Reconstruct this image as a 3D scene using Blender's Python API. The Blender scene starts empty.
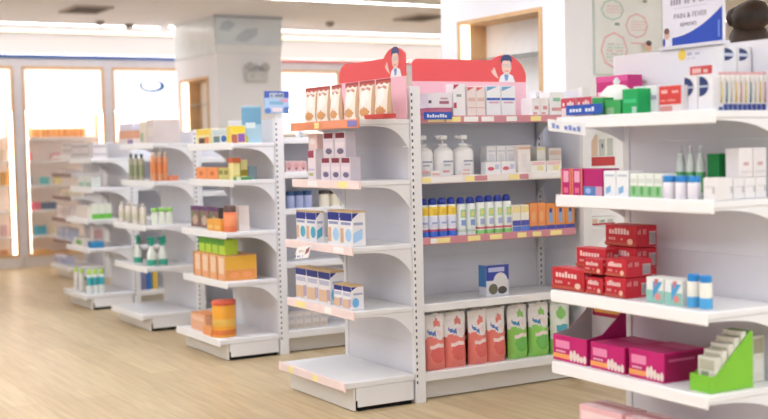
import bpy, math, random
from mathutils import Vector, Matrix
random.seed(7)
PI = math.pi
SC = bpy.context.scene
COL = SC.collection

# ------------------------------------------------------------------ camera numbers (768 x 419 frame)
FPX, YAW, PITCH, ROLL, CH = 1190.0, math.radians(30.1), math.radians(3.0), math.radians(-1.3), 1.3
_f = Vector((math.sin(YAW)*math.cos(PITCH), math.cos(YAW)*math.cos(PITCH), -math.sin(PITCH)))
_r0 = Vector((math.cos(YAW), -math.sin(YAW), 0)); _u0 = _r0.cross(_f)
_r = math.cos(ROLL)*_r0 + math.sin(ROLL)*_u0
_u = -math.sin(ROLL)*_r0 + math.cos(ROLL)*_u0
CAMP = Vector((0, 0, CH))
def ray(px, py): return _f + (px-384)/FPX*_r - (py-209.5)/FPX*_u
def on(ax, c, px, py):                      # the point of a measured pixel on the plane x/y/z = c
    d = ray(px, py); i = 'xyz'.index(ax)
    return CAMP + d*((c-CAMP[i])/d[i])
def colpt(ax, c, px, z):                    # point of pixel column px at height z on that plane
    y = 209.5
    for _ in range(8):
        p = on(ax, c, px, y); y += (p.z-z)*FPX/((p-CAMP).dot(_f))
    return on(ax, c, px, y)

# ------------------------------------------------------------------ materials
MATS = {}
def lin(h):
    h = h.lstrip('#'); v = [int(h[i:i+2], 16)/255 for i in (0, 2, 4)]
    return tuple((c/12.92 if c <= .04045 else ((c+.055)/1.055)**2.4) for c in v)
def mat(name, hexc='#ffffff', rough=.5, spec=.4, metal=0, emit=0, trans=0, alpha=1, vary=.04, scale=6):
    if name in MATS: return MATS[name]
    m = bpy.data.materials.new(name); m.use_nodes = True
    nt = m.node_tree; b = nt.nodes['Principled BSDF']; c = lin(hexc)
    b.inputs['Roughness'].default_value = rough
    b.inputs['Specular IOR Level'].default_value = spec
    b.inputs['Metallic'].default_value = metal
    if emit:
        b.inputs['Base Color'].default_value = (*c, 1)
        b.inputs['Emission Color'].default_value = (*c, 1); b.inputs['Emission Strength'].default_value = emit
    else:
        tc = nt.nodes.new('ShaderNodeTexCoord'); n = nt.nodes.new('ShaderNodeTexNoise'); n.inputs['Scale'].default_value = scale
        r = nt.nodes.new('ShaderNodeValToRGB')
        r.color_ramp.elements[0].position = .3; r.color_ramp.elements[1].position = .7
        r.color_ramp.elements[0].color = (*[x*(1-vary) for x in c], 1); r.color_ramp.elements[1].color = (*[min(1, x*(1+vary)) for x in c], 1)
        nt.links.new(tc.outputs['Object'], n.inputs['Vector']); nt.links.new(n.outputs['Fac'], r.inputs['Fac']); nt.links.new(r.outputs['Color'], b.inputs['Base Color'])
    if trans: b.inputs['Transmission Weight'].default_value = trans
    if alpha < 1: b.inputs['Alpha'].default_value = alpha
    MATS[name] = m
    return m
def H(h, rough=.45, spec=.4): return mat('print_' + h.lstrip('#') + ('' if rough == .45 else '_%d' % int(rough*100)), h, rough, spec)

WHITE = mat('white_coated_steel', '#e9e9ec', .35, .5, vary=.01)
PANEL = mat('pale_panel', '#dfdfe6', .4, .45, vary=.015)
KICK = mat('kick_steel', '#e4e1dd', .35, .5, vary=.01)
DARK = mat('dark_slot', '#4a4a4e', .6, .2)
BLACK = mat('gap_shade_black', '#1a1a1a', .7, .2)

# ------------------------------------------------------------------ mesh builder
class MB:
    def __init__(s): s.v, s.f, s.m, s.mats, s.sm = [], [], [], [], []
    def mi(s, m):
        if m not in s.mats: s.mats.append(m)
        return s.mats.index(m)
    def poly(s, pts, m, smooth=False):
        n = len(s.v); s.v += [tuple(p) for p in pts]; s.f.append(tuple(range(n, n+len(pts)))); s.m.append(s.mi(m)); s.sm.append(smooth)
    def box(s, x0, x1, y0, y1, z0, z1, m):
        n = len(s.v)
        s.v += [(x, y, z) for z in (z0, z1) for (x, y) in ((x0, y0), (x1, y0), (x1, y1), (x0, y1))]
        for q in ((3, 2, 1, 0), (4, 5, 6, 7), (0, 1, 5, 4), (1, 2, 6, 5), (2, 3, 7, 6), (3, 0, 4, 7)):
            s.f.append(tuple(n+i for i in q)); s.m.append(s.mi(m)); s.sm.append(False)
        return s
    def cbox(s, x0, x1, y0, y1, z0, z1, m, c=.003):     # box with chamfered edges
        c = min(c, (x1-x0)*.3, (y1-y0)*.3, (z1-z0)*.3)
        ring = lambda a, z: [(x0+a, y0+c, z), (x0+c, y0+a, z), (x1-c, y0+a, z), (x1-a, y0+c, z), (x1-a, y1-c, z), (x1-c, y1-a, z), (x0+c, y1-a, z), (x0+a, y1-c, z)]
        ins = [(x0+c, y0+c), (x0+c, y0+c), (x1-c, y0+c), (x1-c, y0+c), (x1-c, y1-c), (x1-c, y1-c), (x0+c, y1-c), (x0+c, y1-c)]
        r = [[(*p, z0) for p in ins], ring(0, z0+c), ring(0, z1-c), [(*p, z1) for p in ins]]
        n = len(s.v)
        for q in r: s.v += q
        for k in range(3):
            for i in range(8):
                j = (i+1) % 8; s.f.append((n+8*k+i, n+8*k+j, n+8*k+8+j, n+8*k+8+i)); s.m.append(s.mi(m)); s.sm.append(False)
        s.poly([ (x0+c, y1-c, z0), (x1-c, y1-c, z0), (x1-c, y0+c, z0), (x0+c, y0+c, z0)], m)
        s.poly([(x0+c, y0+c, z1), (x1-c, y0+c, z1), (x1-c, y1-c, z1), (x0+c, y1-c, z1)], m)
        return s
    def prism(s, pts, d, m, capm=None):                 # polygon extruded by vector d
        n = len(s.v); k = len(pts); d = Vector(d)
        s.v += [tuple(p) for p in pts] + [tuple(Vector(p)+d) for p in pts]
        a = s.mi(capm or m); b = s.mi(m)
        s.f.append(tuple(range(n+k-1, n-1, -1))); s.m.append(a); s.sm.append(False)
        s.f.append(tuple(range(n+k, n+2*k))); s.m.append(a); s.sm.append(False)
        for i in range(k):
            j = (i+1) % k; s.f.append((n+i, n+j, n+k+j, n+k+i)); s.m.append(b); s.sm.append(False)
        return s
    def lathe(s, prof, m, seg=16, cx=0, cy=0, sx=1, sy=1, mats=None):
        n = len(s.v)
        for (r, z) in prof:
            for i in range(seg):
                a = 2*PI*i/seg; s.v.append((cx+r*sx*math.cos(a), cy+r*sy*math.sin(a), z))
        for k in range(len(prof)-1):
            mm = mats[k] if mats else m
            for i in range(seg):
                j = (i+1) % seg; s.f.append((n+k*seg+i, n+k*seg+j, n+(k+1)*seg+j, n+(k+1)*seg+i)); s.m.append(s.mi(mm)); s.sm.append(True)
        for k, rev in ((0, True), (len(prof)-1, False)):
            if prof[k][0] > 1e-5:
                q = [n+k*seg+i for i in range(seg)]; s.f.append(tuple(q[::-1] if rev else q)); s.m.append(s.mi((mats[0] if rev else mats[-1]) if mats else m)); s.sm.append(False)
        return s
    def tube(s, pts, r, m, seg=8):
        pts = [Vector(p) for p in pts]; n = len(s.v); K = len(pts)
        for i, p in enumerate(pts):
            t = (pts[min(i+1, K-1)]-pts[max(i-1, 0)]).normalized()
            a = t.cross(Vector((0, 0, 1)));  a = a if a.length > .1 else t.cross(Vector((1, 0, 0)))
            a.normalize(); b = t.cross(a)
            rr = r[i] if isinstance(r, (list, tuple)) else r
            s.v += [tuple(p+rr*(math.cos(2*PI*k/seg)*a+math.sin(2*PI*k/seg)*b)) for k in range(seg)]
        for i in range(K-1):
            for k in range(seg):
                j = (k+1) % seg; s.f.append((n+i*seg+k, n+i*seg+j, n+(i+1)*seg+j, n+(i+1)*seg+k)); s.m.append(s.mi(m)); s.sm.append(True)
        s.f.append(tuple(n+k for k in range(seg))[::-1]); s.m.append(s.mi(m)); s.sm.append(False)
        s.f.append(tuple(n+(K-1)*seg+k for k in range(seg))); s.m.append(s.mi(m)); s.sm.append(False)
        return s
    def build(s, name, parent=None, loc=(0, 0, 0), rz=0, M=None):
        me = bpy.data.meshes.new(name); me.from_pydata(s.v, [], s.f)
        for m in s.mats: me.materials.append(m)
        for p, i, q in zip(me.polygons, s.m, s.sm): p.material_index = i; p.use_smooth = q
        import bmesh
        b = bmesh.new(); b.from_mesh(me); bmesh.ops.recalc_face_normals(b, faces=b.faces); b.to_mesh(me); b.free()
        o = bpy.data.objects.new(name, me); COL.objects.link(o)
        o.location = loc; o.rotation_euler = (0, 0, rz)
        if parent: o.parent = parent
        return o

def patches(mb, o, u, v, nrm, pl, eps=.0007):
    """print on a face: list of (u0,u1,v0,v1,material[,shape]) in fractions of the face"""
    o, u, v, nrm = Vector(o), Vector(u), Vector(v), Vector(nrm)
    for k, p in enumerate(pl):
        u0, u1, v0, v1, m = p[:5]; sh = p[5] if len(p) > 5 else 'r'
        e = nrm*(eps*(1+.5*k))
        if sh == 'r': q = [(u0, v0), (u1, v0), (u1, v1), (u0, v1)]
        elif sh == 'e': q = [((u0+u1)/2+(u1-u0)/2*math.cos(2*PI*i/18), (v0+v1)/2+(v1-v0)/2*math.sin(2*PI*i/18)) for i in range(18)]
        elif sh == 'd': q = [(u0, v0)] + [(u0+(u1-u0)*math.cos(a), (v0+v1)/2+(v1-v0)/2*math.sin(a)) for a in [PI*(i/12-.5) for i in range(1, 12)]] + [(u0, v1)]
        elif sh == 't': q = [(u0, v1), (u1, v1), (u0, v0)]
        elif sh == 's': q = [(u0, v0), (u1, v0+(v1-v0)*.3), (u1, v1), (u0, v0+(v1-v0)*.7)]
        else: q = sh
        mb.poly([o+u*a+v*b+e for a, b in q], m)
def words(u0, u1, v0, v1, m, n, seed=0):                 # unreadable small print: letter-sized strokes
    R = random.Random(seed); out = []; du = (u1-u0)/n
    for i in range(n):
        if R.random() < .12 and n > 4: continue
        a = u0+du*i; hh = (v1-v0)*R.choice((.7, .75, 1))
        out.append((a+du*.12, a+du*.85, v0, v0+hh, m))
    return out

# ------------------------------------------------------------------ object helpers
def thing(name, label, cat, loc=(0, 0, 0), rz=0, group=None):
    o = bpy.data.objects.new(name, None); COL.objects.link(o); o.empty_display_size = .05
    o.location = loc; o.rotation_euler = (0, 0, rz)
    return tag(o, label, cat, group)
def tag(o, label, cat, group=None):
    o['label'] = label; o['category'] = cat
    if group: o['group'] = group
    return o
def struct(o): o['kind'] = 'structure'; return o
def dup(root, loc, rz, label=None, group=None):
    r = root.copy(); COL.objects.link(r); r.location = loc; r.rotation_euler = (0, 0, rz)
    if label: r['label'] = label
    if group: r['group'] = group
    for ch in list(root.children):
        c = ch.copy(); COL.objects.link(c); c.parent = r
        for g in list(ch.children):
            d = g.copy(); COL.objects.link(d); d.parent = c
    return r
ORD = ['first', 'second', 'third', 'fourth', 'fifth', 'sixth', 'seventh', 'eighth', 'ninth', 'tenth', 'eleventh', 'twelfth']
def ordi(i, n):
    if n == 1: return ''
    if n == 2: return ('left of two ', 'right of two ')[i]
    if i == 0: return 'leftmost of %s ' % NUM[n]
    if i == n-1: return 'rightmost of %s ' % NUM[n]
    if n == 3: return 'middle of three '
    return '%s from left ' % ORD[i] if i < n/2 else '%s from right ' % ORD[n-1-i]
NUM = 'zero one two three four five six seven eight nine ten eleven twelve'.split()

# ------------------------------------------------------------------ goods (local frame: front faces -Y, width along X, base z = 0)
def carton_mesh(w, d, h, base, front=(), right=(), left=(), top=()):
    mb = MB(); mb.cbox(-w/2, w/2, 0, d, 0, h, base, .0015)
    patches(mb, (-w/2, 0, 0), (w, 0, 0), (0, 0, h), (0, -1, 0), front)
    patches(mb, (w/2, 0, 0), (0, d, 0), (0, 0, h), (1, 0, 0), right)
    patches(mb, (-w/2, d, 0), (0, -d, 0), (0, 0, h), (-1, 0, 0), left)
    patches(mb, (-w/2, 0, h), (w, 0, 0), (0, d, 0), (0, 0, 1), top)
    return mb
def B_carton(name, d, base, **k):
    def mk(w, h, label, cat, loc, rz, group):
        o = carton_mesh(w, min(d, .3), h, base, **k).build(name, None, loc, rz)
        return tag(o, label, cat, group)
    return mk
def B_can(name, body, cap, label_m=(), band=None, neck=.8, captaper=.75, caph=.16, parts=('body', 'cap', 'label')):
    def mk(w, h, label, cat, loc, rz, group):
        r = w/2; t = thing(name, label, cat, loc, rz, group); hb = h*(1-caph)
        MB().lathe([(r*.9, 0), (r, .006), (r, hb*.93), (r*.9, hb*.97), (r*neck*.8, hb)], body, 18, 0, r).build(parts[0], t)
        MB().lathe([(r*neck, hb-.002), (r*neck, hb+.012), (r*captaper, h-.01), (r*captaper*.55, h)], cap, 18, 0, r).build(parts[1], t)
        for k, (z0, z1, m) in enumerate(label_m):
            mb = MB(); mb.lathe([(r*1.006, hb*z0), (r*1.012, hb*z0+.0005), (r*1.012, hb*z1-.0005), (r*1.006, hb*z1)], m, 18, 0, r); mb.build(parts[2], t)
        if band:
            mb = MB(); a0 = -PI/2
            for (z0, z1, aw, m) in band:
                q = [(r*1.02*math.cos(a0+x), r+r*1.02*math.sin(a0+x)) for x in [aw*(i/6-.5)*2 for i in range(7)]]
                for i in range(6): mb.poly([(*q[i], hb*z0), (*q[i+1], hb*z0), (*q[i+1], hb*z1), (*q[i], hb*z1)], m, True)
            mb.build('emblem', t)
        return t
    mk.rnd = 1
    return mk
def B_pump(body, acc):
    def mk(w, h, label, cat, loc, rz, group):
        t = thing('pump_bottle', label, cat, loc, rz, group); r = w/2; hb = h*.72
        MB().lathe([(r*.85, 0), (r, .008), (r, hb*.78), (r*.9, hb*.88), (r*.5, hb*.97), (r*.38, hb)], body, 20, 0, r, 1, .8).build('body', t)
        MB().lathe([(r*.42, hb-.001), (r*.42, hb+h*.06), (r*.3, hb+h*.065), (r*.12, hb+h*.07), (r*.12, hb+h*.18)], body, 14, 0, r, 1, 1).build('collar', t)
        mb = MB(); z = hb+h*.2
        mb.cbox(-r*.35, r*.35, r*.7, r*1.3, z-.008, z+h*.07, body, .004); mb.tube([(-r*.2, r, z+h*.04), (-r*.62, r, z+h*.035), (-r*.72, r, z+h*.015)], .008, body)
        mb.build('pump_head', t)
        mb = MB(); patches(mb, (-r*.6, r-r*.8-.003, hb*.12), (r*1.2, 0, 0), (0, 0, hb*.55), (0, -1, 0), [(.1, .9, .62, .72, H('#9aa0b8')), (.15, .7, .4, .5, H('#b3b7c6')), (.05, .6, .0, .14, acc)]); mb.build('label', t)
        return t
    mk.rnd = 1
    return mk
def pouch_mesh(w, h, T, fm, top=.0, nx=20, nz=30, wav=0, seed=0):
    mb = MB(); R = random.Random(seed); ph = R.random()*6
    def P(i, k, sgn):
        u = -1+2*i/nx; v = k/nz
        prof = (min(1, .55+v*3) if v < .15 else max(0, 1-((v-.15)/.83)**1.6)) if v < .98 else 0
        t = T/2*(max(0, 1-abs(u)**2.6)**.7)*prof
        nar = 1-.05*math.sin(PI*min(1, v*1.1)) - (top*v*v)
        return (u*w/2*nar, T/2+sgn*t - (0), v*h + wav*math.sin(3*u+ph)*v + .004*math.sin(9*u+ph)*v)
    for sgn in (-1, 1):
        n = len(mb.v)
        for k in range(nz+1):
            for i in range(nx+1): mb.v.append(P(i, k, sgn))
        for k in range(nz):
            for i in range(nx):
                a = n+k*(nx+1)+i; mb.f.append((a, a+1, a+nx+2, a+nx+1)); mb.m.append(mb.mi(fm((i+.5)/nx, (k+.5)/nz, sgn))); mb.sm.append(True)
    n = len(mb.v)
    mb.poly([P(i, 0, -1) for i in range(nx+1)]+[P(i, 0, 1) for i in range(nx, -1, -1)], fm(.5, 0, 1))
    return mb
CELLO = mat('clear_bag_film', '#efeae8', .2, .6, vary=.06, scale=30)
def B_pouch(name, T, fm, wav=0, top=0, seal=None, spout=None):
    cnt = [0]
    def mk(w, h, label, cat, loc, rz, group):
        cnt[0] += 1
        t = thing(name, label, cat, loc, rz, group)
        pouch_mesh(w, h, T, fm, top, wav=wav, seed=cnt[0]).build('bag', t)
        if seal: MB().cbox(-w*.46*(1-top), w*.46*(1-top), T/2-.002, T/2+.002, h*.965, h*1.02, seal, .001).build('top_seal', t)
        if spout: MB().lathe([(.009, h*.98), (.009, h*1.03), (.014, h*1.035), (.014, h*1.1), (.01, h*1.11)], spout, 12, w*.18, T/2).build('cap', t)
        return t
    return mk
def B_trigger(body, col, lab):
    def mk(w, h, label, cat, loc, rz, group):
        t = thing('spray_bottle', label, cat, loc, rz, group); r = w/2; hb = h*.68
        MB().lathe([(r*.85, 0), (r, .008), (r, hb*.55), (r*.7, hb*.8), (r*.35, hb*.93), (r*.3, hb)], body, 16, 0, r*.7, 1, .7).build('body', t)
        mb = MB(); mb.prism([(-r*.9, r*.5, hb+h*.2), (-r*.9, r*.5, hb+h*.27), (r*.6, r*.5, h), (r*.75, r*.5, hb+h*.12), (r*.3, r*.5, hb), (-r*.3, r*.5, hb), (-r*.25, r*.5, hb+h*.16)], (0, r*.45, 0), col)
        mb.build('spray_head', t)
        MB().prism([(-r*.55, r*.6, hb+h*.17), (-r*.35, r*.6, hb+h*.17), (-r*.55, r*.6, hb), (-r*.75, r*.6, hb+.005)], (0, r*.25, 0), col).build('trigger', t)
        MB().lathe([(r*1.0, hb*.06), (r*1.015, hb*.065), (r*1.015, hb*.34), (r*1.0, hb*.345)], lab, 16, 0, r*.7, 1, .7).build('label', t)
        return t
    mk.rnd = 1
    return mk
def B_jar(name, body, lid, lab=None, labz=(.2, .75), lidh=.22):
    def mk(w, h, label, cat, loc, rz, group):
        t = thing(name, label, cat, loc, rz, group); r = w/2; hb = h*(1-lidh)
        MB().lathe([(r*.9, 0), (r, .005), (r, hb*.92), (r*.88, hb)], body, 18, 0, r).build('body', t)
        MB().lathe([(r*.92, hb-.001), (r*.95, hb+.003), (r*.95, h-.004), (r*.88, h)], lid, 18, 0, r).build('lid', t)
        if lab: MB().lathe([(r*1.0, hb*labz[0]), (r*1.015, hb*labz[0]+.001), (r*1.015, hb*labz[1]-.001), (r*1.0, hb*labz[1])], lab, 18, 0, r).build('label', t)
        return t
    mk.rnd = 1
    return mk
def B_tube(body, cap):                                    # tube standing on its crimp, wide cap on top
    def mk(w, h, label, cat, loc, rz, group):
        t = thing('cream_tube', label, cat, loc, rz, group); mb = MB(); seg = 14; n = 0; r = w/2
        prof = [(1, .02, 0), (1.0, .35, h*.25), (.95, .8, h*.6), (.8, .8, h*.78), (.5, .5, h*.8)]
        for (a, b, z) in prof: mb.v += [(r*a*math.cos(2*PI*i/seg), r+r*b*math.sin(2*PI*i/seg), z) for i in range(seg)]
        for k in range(len(prof)-1):
            for i in range(seg):
                j = (i+1) % seg; mb.f.append((k*seg+i, k*seg+j, (k+1)*seg+j, (k+1)*seg+i)); mb.m.append(mb.mi(body)); mb.sm.append(True)
        mb.build('body', t)
        MB().lathe([(r*.8, h*.79), (r*.95, h*.8), (r*.95, h*.98), (r*.85, h)], cap, 16, 0, r).build('cap', t)
        return t
    mk.rnd = 1
    return mk

def rw(mk, ax, c, px0, px1, z, n, w):
    if ax == 'x' and getattr(mk, 'rnd', 0): return (px1-px0)/n*((colpt(ax, c, (px0+px1)/2, z)-CAMP).dot(_f))/FPX
    return w
def put(mk, ax, c, px0, px1, top, z, label, cat, group=None, h=None, w=None, rzj=0, zmax=None):
    """stand one thing on height z so that its front spans px0..px1 and reaches the pixel row top"""
    c += .45*(rw(mk, ax, c, px0, px1, z, 1, (colpt(ax, c, px0, z)-colpt(ax, c, px1, z)).length) if getattr(mk, 'rnd', 0) else 0)
    a, b = colpt(ax, c, px0, z), colpt(ax, c, px1, z); mid = (a+b)/2
    ww = w or rw(mk, ax, c, px0, px1, z, 1, (a-b).length)*.96
    hh = h or max(.02, on(ax, c, (px0+px1)/2, top).z - z)
    if zmax: hh = min(hh, zmax-z)
    rz = (-PI/2 if ax == 'x' else 0)+rzj
    if getattr(mk, 'rnd', 0): mid = mid+Vector((-ww/2, 0, 0) if ax == 'x' else (0, -ww/2, 0))
    return mk(ww, hh, label, cat, (mid.x, mid.y, z+.0008), rz, group)
def row(mk, ax, c, px0, px1, n, top, z, desc, where, cat, group, jit=0, seed=0, **k):
    """n equal things in a row: one is built, the rest are copies with their parts"""
    rd = getattr(mk, 'rnd', 0); R = random.Random(seed); out = []
    if rd: c += .45*rw(mk, ax, c, px0, px1, z, n, (colpt(ax, c, px0, z)-colpt(ax, c, px1, z)).length/n)
    a, b = colpt(ax, c, px0, z), colpt(ax, c, px1, z)
    ww = rw(mk, ax, c, px0, px1, z, n, (a-b).length/n)*k.get('fill', .95)
    hh = k.get('h') or max(.02, on(ax, c, (px0+px1)/2, top).z - z)
    if k.get('zmax'): hh = min(hh, k['zmax']-z)
    for i in range(n):
        p = a+(b-a)*((i+.5)/n)
        if rd: p = p+Vector((-ww/2, 0, 0) if ax == 'x' else (0, -ww/2, 0))
        lab = '%s, %s%s' % (desc, ordi(i, n), where) if not k.get('same') else '%s %s' % (desc, where)
        loc = (p.x, p.y+(R.uniform(-jit, jit) if ax == 'y' else 0), z+.0008)
        rz = (-PI/2 if ax == 'x' else 0)+R.uniform(-jit, jit)*4
        if i == 0: o = mk(ww, hh, lab, cat, loc, rz, group)
        else: o = dup(out[0], loc, rz, lab, group)
        out.append(o)
    return out

# ------------------------------------------------------------------ the shop itself
CEIL = 2.78
def floor_mat():
    m = bpy.data.materials.new('light_oak_planks'); m.use_nodes = True; nt = m.node_tree; b = nt.nodes['Principled BSDF']
    tc = nt.nodes.new('ShaderNodeTexCoord'); mp = nt.nodes.new('ShaderNodeMapping'); mp.inputs['Rotation'].default_value = (0, 0, PI/2)
    br = nt.nodes.new('ShaderNodeTexBrick'); br.inputs['Scale'].default_value = 1; br.inputs['Brick Width'].default_value = 1.25; br.inputs['Row Height'].default_value = .19
    br.inputs['Mortar Size'].default_value = .0012; br.offset = .37
    br.inputs['Color1'].default_value = (*lin('#d4c09b'), 1); br.inputs['Color2'].default_value = (*lin('#c3ac86'), 1); br.inputs['Mortar'].default_value = (*lin('#a98f6d'), 1)
    m2 = nt.nodes.new('ShaderNodeMapping'); m2.inputs['Scale'].default_value = (14, .9, 1)
    n = nt.nodes.new('ShaderNodeTexNoise'); n.inputs['Scale'].default_value = 2.2; n.inputs['Detail'].default_value = 7; n.inputs['Distortion'].default_value = .6
    r = nt.nodes.new('ShaderNodeValToRGB'); r.color_ramp.elements[0].position = .33; r.color_ramp.elements[1].position = .68
    r.color_ramp.elements[0].color = (.74, .70, .64, 1); r.color_ramp.elements[1].color = (1, 1, 1, 1)
    mx = nt.nodes.new('ShaderNodeMixRGB'); mx.blend_type = 'MULTIPLY'; mx.inputs[0].default_value = .75
    L = nt.links.new
    L(tc.outputs['Object'], mp.inputs['Vector']); L(mp.outputs['Vector'], br.inputs['Vector']); L(tc.outputs['Object'], m2.inputs['Vector']); L(m2.outputs['Vector'], n.inputs['Vector'])
    L(n.outputs['Fac'], r.inputs['Fac']); L(br.outputs['Color'], mx.inputs[1]); L(r.outputs['Color'], mx.inputs[2]); L(mx.outputs['Color'], b.inputs['Base Color'])
    b.inputs['Roughness'].default_value = .38; b.inputs['Specular IOR Level'].default_value = .4
    return m
WALL = mat('white_wall_paint', '#ecebec', .7, .2, vary=.01, scale=2)
PILL = mat('pillar_paint', '#f4f4f7', .55, .3, vary=.01, scale=2)
CEILM = mat('ceiling_paint', '#fafaff', .8, .2, vary=.012, scale=1.5)
WOOD = mat('light_wood_veneer', '#d9b183', .5, .3, vary=.08, scale=9)
BEIGE = mat('cabinet_back_board', '#f3ebe6', .6, .2, vary=.02)
LED = mat('white_light_tube', '#fbfcff', emit=20)
WARM = mat('warm_light_tube', '#fff0df', emit=6)
LITP = mat('lit_sign_panel', '#fbfcff', emit=.78)
GLASS = mat('clear_glass', '#dfeae6', .03, .5, trans=1)

def sbox(name, *b, m=WALL): return struct(MB().box(*b, m).build(name))
sbox('floor', -4, 17, -3, 14.6, -.1, 0, m=floor_mat())
sbox('ceiling', -4, 17, -3, 14.6, CEIL, CEIL+.1, m=CEILM)
sbox('wall_back', -4, 17, 14.4, 14.6, 0, CEIL)
sbox('wall_left', -4.2, -4, -3, 14.6, 0, CEIL)
sbox('wall_right', 17, 17.2, -3, 14.6, 0, CEIL)
mb = MB()
for x in (-4, 1.2, 6.4, 11.6, 16.85): mb.box(x, x+.15, -3.1, -3, 0, CEIL, WALL)
mb.box(-4, 17, -3.1, -3, 0, .25, WALL); mb.box(-4, 17, -3.1, -3, 2.6, CEIL, WALL)
struct(mb.build('wall_near'))
for i, x in enumerate((-4, 1.2, 6.4, 11.6)): sbox('window_%d' % (i+1), x+.15, x+5.2, -3.06, -3.05, .25, 2.6, m=mat('shopfront_glass', '#ffffff', .0, .3, trans=1, vary=0))
sbox('trim_1', 2.2, 5.9, 14.04, 14.06, 2.425, 2.468, m=mat('blue_trim', '#3d6cb0', .4))
sbox('trim_2', 5.9, 13, 14.04, 14.06, 2.425, 2.468, m=mat('red_trim', '#e07c80', .4))
sbox('trim_3', 2.2, 13, 14.06, 14.4, 2.33, 2.46, m=mat('soffit_grey', '#dcd8dc', .6))

def thingbox(): pass
def rel(mb, root): l = root.location; mb.v = [(a-l.x, b-l.y, c-l.z) for a, b, c in mb.v]; return mb
def part(mb, name, root, parent=None):
    return rel(mb, root).build(name, parent or root)

# ceiling light strips
def strip(y, x0, x1, label, warm=False):
    t = thing('ceiling_light_strip', label, 'ceiling light', ((x0+x1)/2, y, CEIL))
    mb = MB(); mb.box(x0, x1, y-.05, y-.03, CEIL-.012, CEIL-.0005, WHITE); mb.box(x0, x1, y+.03, y+.05, CEIL-.012, CEIL-.0005, WHITE); part(mb, 'housing', t)
    part(MB().box(x0, x1, y-.03, y+.03, CEIL-.009, CEIL-.0005, LED), 'diffuser', t)
strip(13.55, -3.5, 4.85, 'long white ceiling light strip nearest the lit cabinets, left of the column')
strip(13.45, 4.95, 16.5, 'long white ceiling light strip nearest the back wall, right of the column')
strip(10.62, 4.2, 16.5, 'long white ceiling light strip at the top edge, one row nearer than the back strip')
for k, y in enumerate((7.6, 4.6, 1.6, -1.2)):
    strip(y, -3.5 if y > 8 or y < 6 else -3.5, 16.5 if y != 7.6 else 4.9, 'white ceiling light strip overhead, %s row from the shop front' % ('fourth', 'third', 'second', 'first')[k])
t = thing('cove_light', 'thin warm cove light line along the top of the back wall', 'cove light', (7, 14.36, CEIL))
part(MB().box(-3.5, 16.5, 14.33, 14.37, CEIL-.03, CEIL-.001, WHITE), 'housing', t)
t.location.z = t.location.z; part(MB().box(-3.5, 16.5, 14.31, 14.33, CEIL-.026, CEIL-.006, mat('cove_tube', '#ffe2c0', emit=1.6)), 'diffuser', t)

t = thing('cove_light', 'hidden white uplight line behind the coloured trim above the cabinets', 'cove light', (7, 14.17, 2.46))
part(MB().box(2.3, 12.9, 14.14, 14.18, 2.4605, 2.474, WHITE), 'housing', t)
part(MB().box(2.3, 12.9, 14.145, 14.175, 2.4742, 2.479, mat('uplight_tube', '#fff6ea', emit=11)), 'diffuser', t)
# ceiling vents and detectors
def vent(x, y, label):
    t = thing('ceiling_vent', label, 'air vent', (x, y, CEIL), group=None)
    fr = mat('vent_frame', '#b9ada4', .6); lv = mat('vent_louvre', '#6d625c', .6)
    mb = MB()
    q = .2
    for b in ((x-q, x+q, y-.3, y-.27), (x-q, x+q, y+.27, y+.3), (x-q, x-q+.03, y-.27, y+.27), (x+q-.03, x+q, y-.27, y+.27)): mb.box(*b, CEIL-.02, CEIL-.0005, fr)
    part(mb, 'frame', t)
    mb = MB(); mb.box(x-q+.03, x+q-.03, y-.27, y+.27, CEIL-.004, CEIL-.0005, mat('vent_dark', '#4e4641', .8))
    for i in range(8): yy = y-.26+i*.066; mb.box(x-q+.03, x+q-.03, yy, yy+.03, CEIL-.016, CEIL-.009, lv)
    part(mb, 'louvre', t)
vent(3.55, 12.1, 'dark square ceiling air vent at the left, above the lit cabinets')
vent(7.3, 11.65, 'dark square ceiling air vent right of the column, beside the white pillar')
for px, py, l in ((100, 21, 'small ceiling detector just below the left air vent'), (129, 24, 'small ceiling detector touching the left light strip, near the column'), (330, 22, 'small ceiling detector between the two light strips right of the column')):
    p = on('z', CEIL, px, py)
    t = thing('smoke_detector', l, 'detector', (p.x, p.y, CEIL)); g = mat('detector_grey', '#a59c96', .5)
    MB().lathe([(.03, -.05), (.045, -.035), (.05, -.0006)], g, 14).build('body', t); MB().lathe([(.012, -.06), (.014, -.05)], g, 10).build('sensor', t)

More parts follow.
